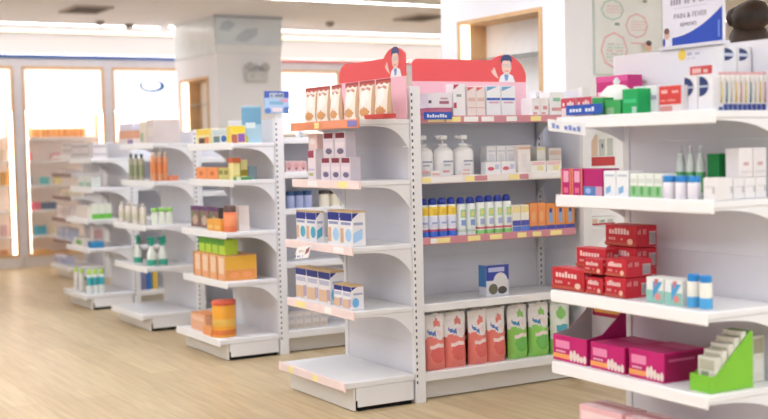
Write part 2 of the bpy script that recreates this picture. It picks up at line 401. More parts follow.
# pillars
def pillar(x0, x1, y0, y1, ny0, ny1, nz0, nz1, top, num):
    mb = MB(); d = .25
    mb.box(x0+d, x1, y0, y1, 0, CEIL, PILL)
    mb.box(x0, x0+d, y0, ny0, 0, CEIL, PILL); mb.box(x0, x0+d, ny1, y1, 0, CEIL, PILL)
    mb.box(x0, x0+d, ny0, ny1, nz1, CEIL, PILL); mb.box(x0, x0+d, ny0, ny1, 0, nz0, PILL)
    struct(mb.build('wall_pillar'))
    t = thing('display_niche', 'wood framed lit niche with glass shelves in the %s' % num, 'niche', (x0+.12, (ny0+ny1)/2, nz0))
    mb = MB(); e = .028
    mb.box(x0-.015, x0+d-.02, ny0, ny0+e, nz0, nz1, WOOD); mb.box(x0-.015, x0+d-.02, ny1-e, ny1, nz0, nz1, WOOD)
    mb.box(x0-.015, x0+d-.02, ny0+e, ny1-e, nz1-e, nz1, WOOD); mb.box(x0-.015, x0+d-.02, ny0+e, ny1-e, nz0, nz0+e, WOOD); part(mb, 'frame', t)
    part(MB().box(x0+d-.02, x0+d-.001, ny0, ny1, nz0, nz1, mat('niche_back', '#f3f0ef', .5)), 'back_panel', t)
    part(MB().box(x0+.0, x0+.07, ny1-e-.014, ny1-e, nz0+e, nz1-e, mat('niche_tube', '#ffe9cc', emit=3.5)), 'light_tube', t)
    z = nz1-.3
    while z > nz0+.15:
        part(MB().box(x0+.03, x0+d-.025, ny0+e, ny1-e-.016, z, z+.008, GLASS), 'glass_shelf', t); z -= .3
pillar(5.0, 5.78, 12.2, 13.45, 12.45, 13.3, .5, top=0, nz1=2.13, num='grey column by the back wall')
pillar(5.0, 6.1, 6.2, 7.69, 6.44, 7.45, .5, top=0, nz1=2.22, num='big white pillar behind the red header')
# pale blue printed band at the top of the far column
t = thing('column_banner', 'pale blue glossy leaf-print band wrapped round the top of the column', 'banner', (5.4, 12.2, 2.36))
gl = mat('banner_blue', '#e3ecf4', .12, .6, vary=.05, scale=3); lf = mat('banner_leaf', '#c3d1de', .15, .6)
mb = MB(); mb.box(4.99, 5.79, 12.185, 12.1985, 2.37, 2.77, gl)
patches(mb, (4.99, 12.185, 2.37), (.8, 0, 0), (0, 0, .4), (0, -1, 0), [(.27, .62, .3, .72, lf, [(.0+.28, .35), (.45, .3), (.62, .5), (.64, .7), (.45, .66), (.34, .52)]), (.05, .3, .6, .9, lf, [(.06, .62), (.2, .6), (.3, .78), (.2, .9), (.1, .82)]), (0, 1, .0, .22, mat('banner_white', '#f4f6f8', .2))])
part(mb, 'front_panel', t)
part(MB().box(4.985, 4.9985, 12.185, 13.45, 2.37, 2.77, mat('banner_side', '#e4e9ea', .2, .6)), 'side_panel', t)
part(MB().box(4.98, 5.8, 12.18, 12.1985, 2.755, 2.779, mat('banner_edge', '#aeb4c2', .4)), 'edge_strip', t)
# emergency light
c = on('y', 12.2, 255, 74)
t = thing('emergency_light', 'white twin-headed emergency light box on the grey column', 'emergency light', (c.x, 12.2, c.z-.09))
LG = mat('fixture_grey', '#d4d4d4', .4)
MB().cbox(-.13, .13, -.07, -.001, 0, .13, LG, .012).build('body', t)
for sx in (-1, 1):
    mb = MB(); mb.lathe([(.02, 0), (.045, .03), (.05, .06), (.045, .075)], mat('lamp_head_grey', '#bdbdbd', .3), 14)
    o = mb.build('lamp_head', t, (sx*.07, -.04, .145)); o.rotation_euler = (math.radians(70), 0, sx*.5)
mb = MB(); mb.tube([(-.06, -.035, .128), (0, -.035, .2), (.06, -.035, .128)], .012, LG); mb.build('bracket', t)
mb = MB(); patches(mb, (-.13, -.07, 0), (.26, 0, 0), (0, 0, .13), (0, -1, 0), [(.2, .35, .35, .65, H('#b4b4ba'), 'e'), (.7, .78, .4, .6, H('#b4b4ba'), 'e')]); mb.build('indicator', t)
# wall poster with health advice on the white pillar
a, b = on('y', 6.2, 594, 74), on('y', 6.2, 660, 0)
t = thing('wall_poster', 'white advice poster with pink and green speech bubbles on the white pillar', 'poster', ((a.x+b.x)/2, 6.19, a.z))
w, h = b.x-a.x, .62
mb = MB(); mb.box(-w/2, w/2, -.004, .004, 0, h, mat('poster_paper', '#e9ebe8', .5)); mb.build('sheet', t)
mb = MB()
for x in (-w/2-.008, w/2): mb.box(x, x+.008, -.006, .008, 0, h, mat('poster_edge', '#c4cdc4', .4))
mb.box(-w/2, w/2, -.006, .008, -.008, 0, mat('poster_edge')); mb.build('frame', t)
mb = MB()
def ringp(cx, cz, rx, rz, m, seg=20):
    for i in range(seg):
        a0, a1 = 2*PI*i/seg, 2*PI*(i+1)/seg
        mb.poly([(cx+rx*math.cos(x)*q, -.0046, cz+rz*math.sin(x)*q) for x, q in ((a0, 1), (a1, 1), (a1, .9), (a0, .9))], m)
PK, GN = H('#e3a9ad'), H('#9fcbb4')
ringp(-.22*w, .16, .2*w, .125, PK, 8); ringp(-.24*w, .43, .17*w, .07, GN, 8); ringp(.12*w, .33, .17*w, .085, PK, 8)
patches(mb, (-w/2, -.004, 0), (w, 0, 0), (0, 0, h), (0, -1, 0), sum([words(.16, .40, .14+.035*i, .155+.035*i, (PK, GN, H('#b9bdb9'))[i % 3], 9, i) for i in range(6)], []) + sum([words(.5, .74, .48+.03*i, .49+.03*i, PK, 8, 9+i) for i in range(4)], []) + sum([words(.14, .38, .66+.03*i, .67+.03*i, PK, 8, 19+i) for i in range(3)], []) + [(.48, .74, .33, .342, PK), (.7, .79, .25, .36, H('#e7b79c'), 'e'), (.7, .79, .31, .37, H('#5b4a4a'), 'e'), (.24, .31, .52, .55, H('#8e9a94')), (.66, .72, .78, .81, H('#8e9a94'))]); mb.build('printed_text', t)

# ------------------------------------------------------------------ back wall cabinets
for i in range(6):
    x0 = 2.285+1.064*i; x1 = x0+.957; y0, y1 = 14.05, 14.395
    pos = ('at the far left edge', 'second from the left edge', 'left of the column with the blue oval sign', 'hidden mostly behind the column', 'just right of the column', 'behind the red header')[i]
    t = thing('wall_cabinet', 'lit wood framed wall cabinet, %s' % pos, 'cabinet', ((x0+x1)/2, y1, 0))
    mb = MB()
    for a in (x0, x1-.025): mb.box(a, a+.025, y0, y1, .12, 2.33, WOOD)
    mb.box(x0+.025, x1-.025, y0, y1, 2.3, 2.33, WOOD); mb.box(x0+.025, x1-.025, y0, y1, .12, .15, WOOD); part(mb, 'frame', t)
    part(MB().box(x0-.05, x1+.05, y0+.02, y1, 0, .118, mat('plinth_white', '#e6e1de', .5)), 'plinth', t)
    mb = MB(); mb.box(x1+.002, x1+.103, y0-.005, y1, .12, 2.328, mat('mullion_grey', '#dcd6da', .5)); part(mb, 'pilaster', t)
    part(MB().box(x0+.025, x1-.025, y1-.02, y1-.002, .15, 2.3, BEIGE), 'back_panel', t)
    lp = MB().box(x0+.03, x1-.03, y0+.02, y0+.06, 1.815, 2.295, LITP); lp = part(lp, 'lit_panel', t)
    if i == 2:
        mb = MB(); cx, cz = on('y', 14.07, 152, 86).x, on('y', 14.07, 152, 86).z
        for k in range(24):
            a0, a1 = 2*PI*k/24, 2*PI*(k+1)/24; th = lambda a: .72-.1*math.cos(a+.9)
            mb.poly([(cx+.165*math.cos(a)*q, 14.0685, cz+.075*math.sin(a)*q) for a, q in ((a0, 1), (a1, 1), (a1, th(a1)), (a0, th(a0)))], H('#1f66a8') if 14 < k or k < 5 else H('#6f97b8'))
        part(mb, 'oval_emblem', t, lp)
    part(MB().box(x1-.06, x1-.027, y0+.03, y0+.05, .15, 1.8, WARM), 'light_tube', t)
    part(MB().box(x0+.027, x0+.04, y0+.03, y0+.05, .15, 1.8, WARM), 'light_tube', t)
    part(MB().box(x0+.05, x1-.07, y0+.065, y0+.1, 1.80, 1.812, mat('added_downlight', '#fff8f2', emit=42)), 'light_tube', t)  # extra downlight added behind the lit panel to brighten the cabinet inside
    for z in (.36, .655, .95, 1.235, 1.505): part(MB().box(x0+.042, x1-.062, y0+.01, y1-.022, z-.03, z, mat('cabinet_shelf', '#f3efee', .5)), 'shelf', t)
CABZ = (.15, .36, .655, .95, 1.235, 1.505)
def small(name, desc, hexc, bay, zi, px0, px1, n, top, where, cat, mk=None, seed=0):
    mk = mk or B_carton(name, .06, H(hexc))
    row(mk, 'y', 14.12, px0, px1, n, top, CABZ[zi]+.0, desc, where, cat, desc.split(' ')[0]+' goods in the wall cabinets', seed=seed, fill=.8)
small('small_carton', 'small orange carton', '#eaa867', 1, 5, 32, 86, 10, 128.5, 'on top cabinet shelf under lit panel', 'carton')
small('small_carton', 'small amber carton', '#e6c068', 1, 5, 22, 31, 2, 128, 'at left end of top cabinet shelf', 'carton')
small('small_carton', 'small red carton', '#d9808a', 1, 4, 22, 32, 3, 153, 'on second cabinet shelf by the mullion', 'carton')
small('small_carton', 'small rose carton', '#d98c9c', 1, 4, 52, 61, 3, 153, 'on second cabinet shelf beside the striped stacks', 'carton')
small('small_carton', 'small bright blue carton', '#2f8fc6', 1, 3, 23, 32, 3, 177, 'on third cabinet shelf by the mullion', 'carton')
small('small_carton', 'small teal carton', '#79c2c4', 1, 3, 40, 50, 3, 177, 'in middle of third cabinet shelf', 'carton')
small('small_carton', 'small yellow carton', '#eedd9c', 1, 3, 55, 62, 2, 177, 'at right of third cabinet shelf', 'carton')
small('small_carton', 'small crimson carton', '#d4788c', 1, 2, 30, 41, 4, 202, 'on fourth cabinet shelf', 'carton')
small('small_carton', 'small slate carton', '#7c8ba0', 1, 2, 42, 57, 4, 202, 'on fourth cabinet shelf', 'carton')
small('small_carton', 'small navy carton', '#7186ae', 1, 1, 22, 32, 3, 227, 'on fifth cabinet shelf by the mullion', 'carton')
small('small_carton', 'small blue-green carton', '#5aa7bd', 1, 1, 35, 47, 4, 226, 'on fifth cabinet shelf', 'carton')
small('small_carton', 'small cream carton', '#efe3cd', 1, 1, 49, 57, 2, 225, 'on fifth cabinet shelf', 'carton')
small('small_carton', 'small golden carton', '#eabf7c', 1, 0, 22, 50, 7, 250, 'on lowest cabinet shelf', 'carton')
small('small_carton', 'small beige carton', '#dcc8b4', 0, 4, 1, 9, 2, 150, 'in cabinet at left picture edge, second shelf', 'carton')
small('small_carton', 'small amber-brown carton', '#d9a560', 0, 3, 1, 9, 2, 172, 'in cabinet at left picture edge, third shelf', 'carton')
small('small_carton', 'small pale rose carton', '#d9b4b4', 0, 1, 1, 9, 2, 225, 'in cabinet at left picture edge, fifth shelf', 'carton')
small('small_carton', 'small orange-brown carton', '#d9a070', 0, 0, 1, 9, 2, 250, 'in cabinet at left picture edge, lowest shelf', 'carton')

# ------------------------------------------------------------------ shelf units
RAIL_W = mat('rail_white', '#f1f1f3', .3, .5, vary=.005)
TAG_Y, TAG_W, RAIL_R = mat('tag_yellow', '#f6e7a0', .5), mat('tag_white', '#f4f2f2', .5), mat('rail_dusty_red', '#d08d98', .4)
RAIL_P = mat('rail_pale_pink', '#f1dcda', .4)
def TL(xb, y0): return lambda a, b, z: (xb-a, y0+b, z)            # end shelves facing the aisle
def TR(xe, y0): return lambda a, b, z: (xe+a, y0+b, z)
def TN(yc, x0): return lambda a, b, z: (x0+b, yc-a, z)            # long side towards the camera
def TF(yc, x0): return lambda a, b, z: (x0+b, yc+a, z)
def tb(mb, T, a0, a1, b0, b1, z0, z1, m, ch=None):
    p, q = T(a0, b0, z0), T(a1, b1, z1)
    args = (min(p[0], q[0]), max(p[0], q[0]), min(p[1], q[1]), max(p[1], q[1]), z0, z1, m)
    return mb.cbox(*args, ch) if ch else mb.box(*args)
def add_shelf(root, T, dep, b0, b1, z, rail=None, tags=(), over=.008, brk=True, railh=.04, skip=(), bd=(.1, 4.5)):
    mb = MB(); tb(mb, T, .003, dep-.012, b0, b1, z-.024, z, WHITE, .003); s = part(mb, 'shelf', root)
    mb = MB(); tb(mb, T, dep-.0115, dep, b0-over, b1+over, z-railh, z+.004, rail or RAIL_W, .003)
    o, e = Vector(T(dep+.0006, b0, z-railh+.004)), Vector(T(dep+.0006, b1, z-railh+.004))
    n = (Vector(T(1, 0, 0))-Vector(T(0, 0, 0)))
    pl = [(u0, u1, .08, .92, m) for (u0, u1, m) in tags]
    if pl: patches(mb, o, e-o, (0, 0, railh-.004), n, pl, .0005)
    part(mb, 'price_rail', root, s)
    if brk:
        for k, bb in enumerate((b0+.004, b1-.01)):
            if k in skip: continue
            pts = [T(dep-.02, bb, z-.025), T(dep-.02, bb, z-.03)]
            for i in range(1, 11):
                f = i/10; pts.append(T((dep-.02)*(1-f)+.012*f, bb, z-.03-.008*f-bd[0]*f**bd[1]))
            pts.append(T(.004, bb, z-.04-bd[0]*1.1)); pts.append(T(.004, bb, z-.025))
            mb = MB(); v = Vector(T(0, bb+.005, 0))-Vector(T(0, bb, 0)); mb.prism(pts, v, WHITE); part(mb, 'shelf_bracket', root, s)
    return s
def add_base(root, T, dep, b0, b1, z, rail=None, tags=(), kickm=KICK, plates=True):
    mb = MB(); tb(mb, T, .003, dep-.012, b0, b1, z-.03, z, WHITE, .003); s = part(mb, 'base_deck', root)
    mb = MB(); tb(mb, T, dep-.0115, dep, b0-.006, b1+.006, z-.042, z+.004, rail or RAIL_W, .003)
    o, e = Vector(T(dep+.0006, b0, z-.038)), Vector(T(dep+.0006, b1, z-.038)); n = (Vector(T(1, 0, 0))-Vector(T(0, 0, 0)))
    if tags: patches(mb, o, e-o, (0, 0, .036), n, [(a, b, .08, .92, m) for a, b, m in tags], .0005)
    part(mb, 'price_rail', root, s)
    mb = MB(); tb(mb, T, dep-.072, dep-.06, b0+.012, b1-.012, .004, z-.032, kickm, .002); part(mb, 'kick_plate', root)
    if plates:
        for bb in (b0+.002, b1-.012):
            mb = MB(); tb(mb, T, .01, dep-.08, bb, bb+.01, .022, z-.031, WHITE, .002)
            tb(mb, T, dep-.1, dep-.0725, bb+.001, bb+.009, .055, z-.032, WHITE)
            part(mb, 'side_plate', root)
    mb = MB(); tb(mb, T, .015, dep-.09, b0+.02, b1-.02, 0, .05, BLACK); part(mb, 'gap_shade_box', root)  # black box stands in for the shade in the gap under the base
def post_mesh(x0, x1, y0, y1, h, sx, sy):
    mb = MB(); mb.cbox(x0, x1, y0, y1, 0, h, WHITE, .002); k = .1
    while k < h-.04:
        if sy == 1: mb.box(sx-.004, sx+.004, y0-.0006, y0+.001, k, k+.014, DARK)
        elif sy == 2: mb.box(sx-.004, sx+.004, y1-.001, y1+.0006, k, k+.014, DARK)
        elif sy == 3: mb.box(x1-.001, x1+.0006, (y0+y1)/2-.004, (y0+y1)/2+.004, k, k+.014, DARK)
        else: mb.box(x0-.0006, x0+.001, (y0+y1)/2-.004, (y0+y1)/2+.004, k, k+.014, DARK)
        k += .033
    return mb
def planks(root, name, T, a0, a1, b0, b1, z0, z1, m, ph=.2, parent=None):
    mb = MB(); z = z0
    while z < z1-.01: tb(mb, T, a0, a1, b0, b1, z, min(z+ph-.0006, z1), m); z += ph
    return part(mb, name, root, parent)
def gondola(label, y0, W, xb, xfs, zs, L, zl, ph, ldep=.0, rails=None, lrails=None, right=None, tags=None, ltags=None, cat='shelf unit', baseskip=False, spine_h=None, pm=PANEL, bd=(.1, 4.5)):
    root = thing('shelf_unit', label, cat, (xb, y0, 0))
    n = len(zs); rails = rails or [None]*n; tags = tags or [()]*n
    T = TL(xb, y0)
    add_base(root, T, xb-xfs[0], .004, W-.004, zs[0], rails[0], tags[0])
    for i in range(1, n): add_shelf(root, T, xb-xfs[i], .006, W-.006, zs[i], rails[i], tags[i], bd=bd)
    part(post_mesh(xb, xb+.06, y0, y0+.035, ph, xb+.009, True), 'upright', root)
    part(post_mesh(xb, xb+.06, y0+W-.035, y0+W, ph, xb+.009, 2), 'upright', root)
    planks(root, 'back_panel', T, -.03, -.006, .036, W-.036, .1, ph-.01, pm)
    yc = y0+W/2; x0 = xb+.062; x1 = x0+L
    planks(root, 'spine_panel', TN(yc, x0), -.01, .01, .0, L, .1, (spine_h or ph)-.01, pm)
    part(post_mesh(x1-.03, x1+.015, yc-.028, yc+.028, ph, x1-.012, True), 'upright', root)
    dep = W/2-.035
    for k, TT in enumerate((TN(yc-.0125, x0), TF(yc+.0125, x0))):
        m = len(zl); lr = (lrails or [None]*m); lt = (ltags or [()]*m)
        add_base(root, TT, W/2-.02, .004, L-.004, zl[0], lr[0], lt[0], plates=False)
        for i in range(1, m): add_shelf(root, TT, dep, .006, L-.02, zl[i], lr[i], lt[i], over=.004, railh=.035)
    if right:
        xe = x1+.08
        part(post_mesh(xe-.06, xe, y0, y0+.035, ph, xe-.009, 3), 'upright', root)
        part(post_mesh(xe-.06, xe, y0+W-.035, y0+W, ph, xe-.009, 3), 'upright', root)
        planks(root, 'back_panel', TR(xe, y0), -.03, -.006, .036, W-.036, .1, ph-.01, pm)
        add_base(root, TR(xe, y0), .37, .004, W-.004, zs[0])
        for i in range(1, n): add_shelf(root, TR(xe, y0), .33, .006, W-.006, zl[i])
    return root

Z1 = [.15, .495, .812, 1.135, 1.437]; ZL1 = [.145, .49, .832, 1.143, 1.45]
tagrow = lambda s, y: [(a, a+.075, y if k % 3 else TAG_W) for k, a in enumerate(s)]
G1L = 'long white shelf unit in the middle with red-topped header boards'
pinkrail = [(0, .14, TAG_W), (.2, .3, TAG_Y), (.55, .66, TAG_Y)]
G1 = gondola(G1L, 5.085, .75, 3.112, [2.70, 2.76, 2.76, 2.81, 2.81], Z1, 1.02, ZL1, 1.60, right=True, spine_h=1.46,
    rails=[RAIL_P, RAIL_P, RAIL_P, RAIL_P, mat('rail_orange', '#e8926c', .4)],
    tags=[[(.38, .46, TAG_Y), (.76, .84, TAG_Y)], [(.3, .4, TAG_W), (.7, .85, TAG_Y)], [(.1, .25, TAG_W)], [(.15, .3, TAG_Y), (.6, .75, TAG_W)], [(0, .13, mat('tag_violet', '#7d78b8', .5)), (.15, .5, mat('rail_orange_print', '#ee9a76', .5)), (.55, .62, TAG_Y)]],
    lrails=[None, None, RAIL_R, mat('rail_mixed', '#efe7e6', .4), RAIL_R],
    ltags=[(), (), [(.05, .13, TAG_W), (.09, .17, TAG_Y), (.28, .36, TAG_Y), (.42, .5, TAG_Y), (.6, .66, TAG_Y), (.7, .76, TAG_Y), (.82, .9, TAG_Y)],
           [(.0, .06, TAG_Y), (.06, .25, TAG_W), (.27, .33, TAG_Y), (.33, .41, RAIL_R), (.55, .62, TAG_Y), (.62, .68, RAIL_R), (.7, .95, TAG_W)],
           [(.05, .15, TAG_Y), (.16, .25, TAG_Y), (.27, .36, TAG_W), (.38, .46, TAG_W), (.54, .61, TAG_W), (.7, .77, TAG_Y)]])
Z0 = [.15, .485, .752, 1.105, 1.392]
G0L = 'grey-white shelf unit at right with red cartons and white header'
G0 = gondola(G0L, 2.72, .785, 3.10, [2.72, 2.74, 2.74, 2.77, 2.78], Z0, 1.0, Z0, 1.45, spine_h=1.42, bd=(.055, 3))
Z3 = [.135, .487, .795, 1.115, 1.345]
G3L = 'white shelf unit with orange and amber goods behind the middle unit'
G3 = gondola(G3L, 6.80, .75, 3.165, [2.75, 2.81, 2.81, 2.87, 2.87], Z3, 1.0, [.14, .58, .92, 1.15, 1.37], 1.50, spine_h=1.38)
Z5 = [.125, .467, .77, 1.09, 1.365]
G5L = 'white shelf unit with green-trigger spray bottles, between orange goods and cabinets'
G5 = gondola(G5L, 8.27, .74, 3.19, [2.76, 2.80, 2.80, 2.87, 2.87], Z5, 1.0, [.125, .38, .7, 1.0, 1.25], 1.46, spine_h=1.38)
Z7 = [.13, .515, .755, 1.015, 1.26]
G7L = 'small white shelf unit with lime-capped bottles at its foot'
G7 = gondola(G7L, 9.72, .66, 3.18, [2.76, 2.80, 2.80, 2.85, 2.85], Z7, 1.0, Z7, 1.40, spine_h=1.38)
Z9 = [.13, .40, .63, .86, 1.10, 1.29]
BR = mat('rail_dark_brown', '#8d7069', .5)
G9L = 'farthest shelf unit with dark brown shelf edges before the lit cabinets'
G9 = gondola(G9L, 12.2, .7, 3.68, [3.30, 3.33, 3.33, 3.34, 3.35, 3.36], Z9, 1.0, Z9, 1.40, rails=[None, BR, BR, BR, BR, None], spine_h=1.38)

# header boards
def header(root, org, u, length, z0, zb, zt, bc, br, red, pink, nrm, label, fig=True, lower_r=.05):
    """upright board along u from org; pink below zb, red above up to zt, with a round bump centred at bc"""
    u = Vector(u); P = lambda a, z: Vector((org[0], org[1], 0))+u*a+Vector((0, 0, z)); d = Vector(nrm)*.008
    mb = MB(); mb.prism([P(0, z0), P(length, z0), P(length, zb), P(0, zb)], d, pink)
    pts = [P(0, zb), P(length, zb)]
    th0 = math.acos(max(-1, min(1, (length-bc)/br))) if length-bc < br else 0
    ca = math.asin(min(1, (zt-zb)/ (br)))
    for i in range(15):
        a = th0+(PI-ca-th0)*i/14; pts.append(P(bc+br*math.cos(a), zb+br*math.sin(a)))
    for i in range(6):
        a = PI/2+PI/2*i/5; pts.append(P(lower_r+lower_r*math.cos(a), zt-lower_r+lower_r*math.sin(a)))
    mb.prism(pts, d, red)
    o = part(mb, 'header_board', root); o['label'] = label
    if fig:
        mb = MB(); q = P(bc-.1, zb-.0) + (d if Vector(nrm).dot(Vector((-1, -1, 0))) > 0 else d)
        sk, hr, wh, bl = H('#f2d3c4'), H('#3f4d80'), H('#f4f6fa'), H('#7f9fd6')
        q = P(bc-.075, zb)+d
        patches(mb, q, u*.15, (0, 0, .16), nrm, [(.18, .92, 0, .3, wh, [(.2, 0), (.95, 0), (.85, .22), (.65, .3), (.45, .3), (.28, .2)]), (.46, .64, .1, .28, bl, [(.5, .05), (.6, .05), (.66, .26), (.44, .26)]),
            (-.12, .06, .26, .48, sk, [(.02, .2), (.2, .1), (.1, .3), (.02, .48), (-.05, .5), (-.04, .38), (-.14, .42), (-.1, .3)]),
            (.3, .8, .56, .95, hr, 'e'), (.34, .78, .26, .82, sk, 'e'), (.3, .8, .72, .92, hr, [(.3, .7), (.45, .74), (.78, .74), (.82, .7), (.8, .86), (.68, .95), (.45, .95), (.33, .86)]),
            (.38, .54, .53, .63, H('#8f99b4'), 'e'), (.4, .52, .545, .615, H('#f6e3da'), 'e'), (.58, .74, .53, .63, H('#8f99b4'), 'e'), (.6, .72, .545, .615, H('#f6e3da'), 'e'), (.47, .65, .36, .4, H('#d99a92'))])
        part(mb, 'printed_figure', root, o)
    return o
RED, PINK = mat('header_red', '#e8595c', .4, .4, vary=.01), mat('header_pink', '#f3c3d0', .4, .4, vary=.01)
header(G1, (3.345, 5.44, 0), (1, 0, 0), .75, 1.452, 1.648, 1.768, .606, .150, RED, PINK, (0, -1, 0), 'red and pink header board with a printed man in glasses, facing front', lower_r=.03)
header(G1, (3.095, 5.785, 0), (0, -1, 0), .70, 1.44, 1.652, 1.752, .60, .150, RED, PINK, (-1, 0, 0), 'red and pink header board with a printed man in glasses, facing the aisle', lower_r=.075)
GW = mat('header_white', '#e4e3ea', .35, .4, vary=.01)
mb = MB(); mb.box(3.085, 3.095, 2.70, 3.535, 1.393, 1.628, GW); hb = part(mb, 'header_board', G0)
mb = MB()
for (px, py) in ((682, 55),):
    p = on('x', 3.084, px, py)
    patches(mb, (3.0848, p.y+.02, p.z-.02), (0, -.11, 0), (0, 0, .04), (-1, 0, 0), [(0, .36, 0, 1, H('#f0cf5a'), 'e')] + words(.42, .98, .4, .65, H('#a9a9c6'), 8, 3) + words(.42, .8, .05, .2, H('#c2c2d6'), 8, 4))
part(mb, 'round_emblem', G0, hb)

# ------------------------------------------------------------------ labels and signs that hang on or stand on the units
def text_mesh(s, size, m, name, parent, loc, rot, ext=.0004, sx=1):
    cu = bpy.data.curves.new(name, 'FONT'); cu.body = s; cu.size = size; cu.extrude = ext; cu.align_x = 'CENTER'
    o = bpy.data.objects.new('tmp', cu); COL.objects.link(o); bpy.context.view_layer.update()
    me = bpy.data.meshes.new_from_object(o.evaluated_get(bpy.context.evaluated_depsgraph_get())); bpy.data.objects.remove(o)
    me.materials.clear(); me.materials.append(m)
    q = bpy.data.objects.new(name, me); COL.objects.link(q); q.parent = parent; q.location = loc; q.rotation_euler = rot; q.scale = (sx, 1, 1)
    return q
# PAIN & FEVER card above the nearest unit
t = thing('promotion_sign', 'white and blue PAIN & FEVER card standing on the white header', 'sign', (3.09, 3.116, 1.6285), -PI/2)
W_, H_ = .30, .22
MB().box(-W_/2, W_/2, -.003, .003, .012, H_, mat('sign_card', '#e3e1ee', .35)).build('card', t)
MB().box(-W_/2-.004, W_/2+.004, -.02, .02, 0, .012, mat('sign_foot', '#d9d8e0', .3)).build('foot', t)
mb = MB(); SB = mat('sign_blue', '#1f49b5', .35)
sw = [(.16, .06), (.97, .06), (.97, .60)] + [(.97-.81*i/9, .19+.41*(1-i/9)**1.9) for i in range(1, 10)]
patches(mb, (-W_/2, -.003, 0), (W_, 0, 0), (0, 0, H_), (0, -1, 0), [(0, 1, 0, 1, SB, sw), (.2, .75, .655, .665, H('#c8c4d6')), (.02, .13, .05, .23, H('#e9eaf4'), 'e'), (.0, .05, .06, .2, H('#4a53a8'), 'e'), (.03, .12, .17, .34, H('#cfae9c'), 'e'), (.03, .12, .26, .36, H('#77544f'), 'e')] + words(.905, .945, .12, .5, H('#6d8ce0'), 1, 1)); mb.build('print', t)
GR = H('#8f8698')
text_mesh('PAIN & FEVER', .027, GR, 'lettering', t, (-.012, -.0036, .108), (PI/2, 0, 0))
text_mesh('REMEDIES', .019, GR, 'lettering', t, (-.02, -.0036, .079), (PI/2, 0, 0))
mb = MB(); patches(mb, (-.11, -.003, .155), (.22, 0, 0), (0, 0, .028), (0, -1, 0), words(0, .58, .1, .8, H('#a79fb0'), 9, 5)+words(.66, 1, .1, .8, H('#a79fb0'), 6, 6)); mb.build('lettering', t)
# blue sign on the third unit's post
t = thing('promotion_sign', 'small blue and pale sign on the post above the orange goods', 'sign', (3.155, 6.79, 1.5005))
MB().tube([(0.03, .02, 0), (.03, .02, .04)], .006, WHITE).build('stem', t)
MB().box(-.055, .115, .012, .02, .025, .165, mat('sign_paleblue', '#a9c4e2', .4)).build('card', t)
mb = MB(); patches(mb, (-.055, .012, .025), (.17, 0, 0), (0, 0, .14), (0, -1, 0), [(0, 1, .7, 1, H('#4a5fae')), (.2, .78, .68, .92, H('#b3bfc4')), (.0, .25, 0, .25, H('#5d80c0'), 'e'), (.75, 1, 0, .3, H('#5f83c4'), 'e'), (.6, .95, .45, .68, H('#d59bb0'), 's'), (.2, .75, .4, .55, H('#7fb0c8')), (.3, .7, .08, .26, H('#e6d5d8'))]+words(.25, .75, .74, .88, H('#55628c'), 6, 2)); mb.build('print', t)
def strip_label(ax, c, px0, px1, py0, py1, mats, label, name='shelf_label', rz=0, n=9):
    a, b = on(ax, c, px0, (py0+py1)/2), on(ax, c, px1, (py0+py1)/2); m = (a+b)/2; w = (a-b).length; h = w*0+on(ax, c, (px0+px1)/2, py0).z-on(ax, c, (px0+px1)/2, py1).z
    t = thing(name, label, 'shelf label', (m.x, m.y, m.z-h/2), (-PI/2 if ax == 'x' else 0)+rz)
    MB().box(-w/2, w/2, 0, .003, 0, h, mats[0]).build('card', t)
    mb = MB(); patches(mb, (-w/2, 0, 0), (w, 0, 0), (0, 0, h), (0, -1, 0), words(.1, .9, .28, .72, mats[1], n, int(px0))); mb.build('lettering', t)
    return t
BLUE = mat('label_blue', '#2b55b4', .35)
strip_label('y', 5.088, 424, 452, 112, 119.5, (BLUE, H('#dfe6f6')), 'blue label strip at the left end of the red price rail, front side')
strip_label('x', 2.776, 566, 602, 104.5, 114.5, (BLUE, H('#dfe6f6')), 'blue label strip under the red packs on the right unit')
t = strip_label('x', 2.70, 551, 583, 121, 133, (mat('label_card', '#eef0f6', .35), H('#7e93d6')), 'white hanging card with blue letters at the corner of the right unit', rz=.15, n=7)
t.rotation_euler = (.25, .12, -PI/2+.15)
t = thing('shelf_talker', 'white tilted card with dark red mark hanging under the infant cartons', 'shelf label', (2.705, 5.52, .755), -PI/2-.1)
MB().box(-.11, .1, -.0, .003, -.02, .045, mat('talker_card', '#f0edea', .3)).build('card', t)
mb = MB(); patches(mb, (-.11, 0, -.02), (.21, 0, 0), (0, 0, .065), (0, -1, 0), [(.72, .95, .25, .9, H('#8a4a48'), 's'), (.02, .1, .05, .35, H('#3b4f9e'))]+words(.2, .65, .1, .25, H('#7b86c4'), 6, 3)+words(.25, .65, .5, .7, H('#c7b8a8'), 6, 5)); mb.build('print', t)
t.rotation_euler = (-.35, -.12, -PI/2-.1)

# ------------------------------------------------------------------ goods on the middle unit, aisle end
MID = 'on %s of the middle unit'
def snackfm(u, v, s):
    if v > .9: return H('#b9574e')
    if ((u-.5)**2/.06+(v-.58)**2/.05) < 1: return H('#f1eeea')
    if ((u-.55)**2/.09+(v-.2)**2/.014) < 1: return H('#cf9660')
    if abs(v-.8) < .03 and .2 < u < .8: return H('#c98a78')
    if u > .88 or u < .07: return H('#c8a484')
    return H('#ece3d6')
mk = B_pouch('snack_pouch', .06, snackfm, seal=H('#a8433f'), top=.04)
row(mk, 'x', 2.90, 302, 338.5, 3, 87, Z1[4], 'cream snack pouch with red top', 'far group, top end shelf', 'pouch', 'snack pouches on the top end shelf', jit=.02, seed=2, fill=.99)
row(mk, 'x', 2.90, 340, 387, 3, 81.5, Z1[4], 'tall cream snack pouch with red top', 'near group, top end shelf', 'pouch', 'snack pouches on the top end shelf', jit=.02, seed=3, fill=.99)
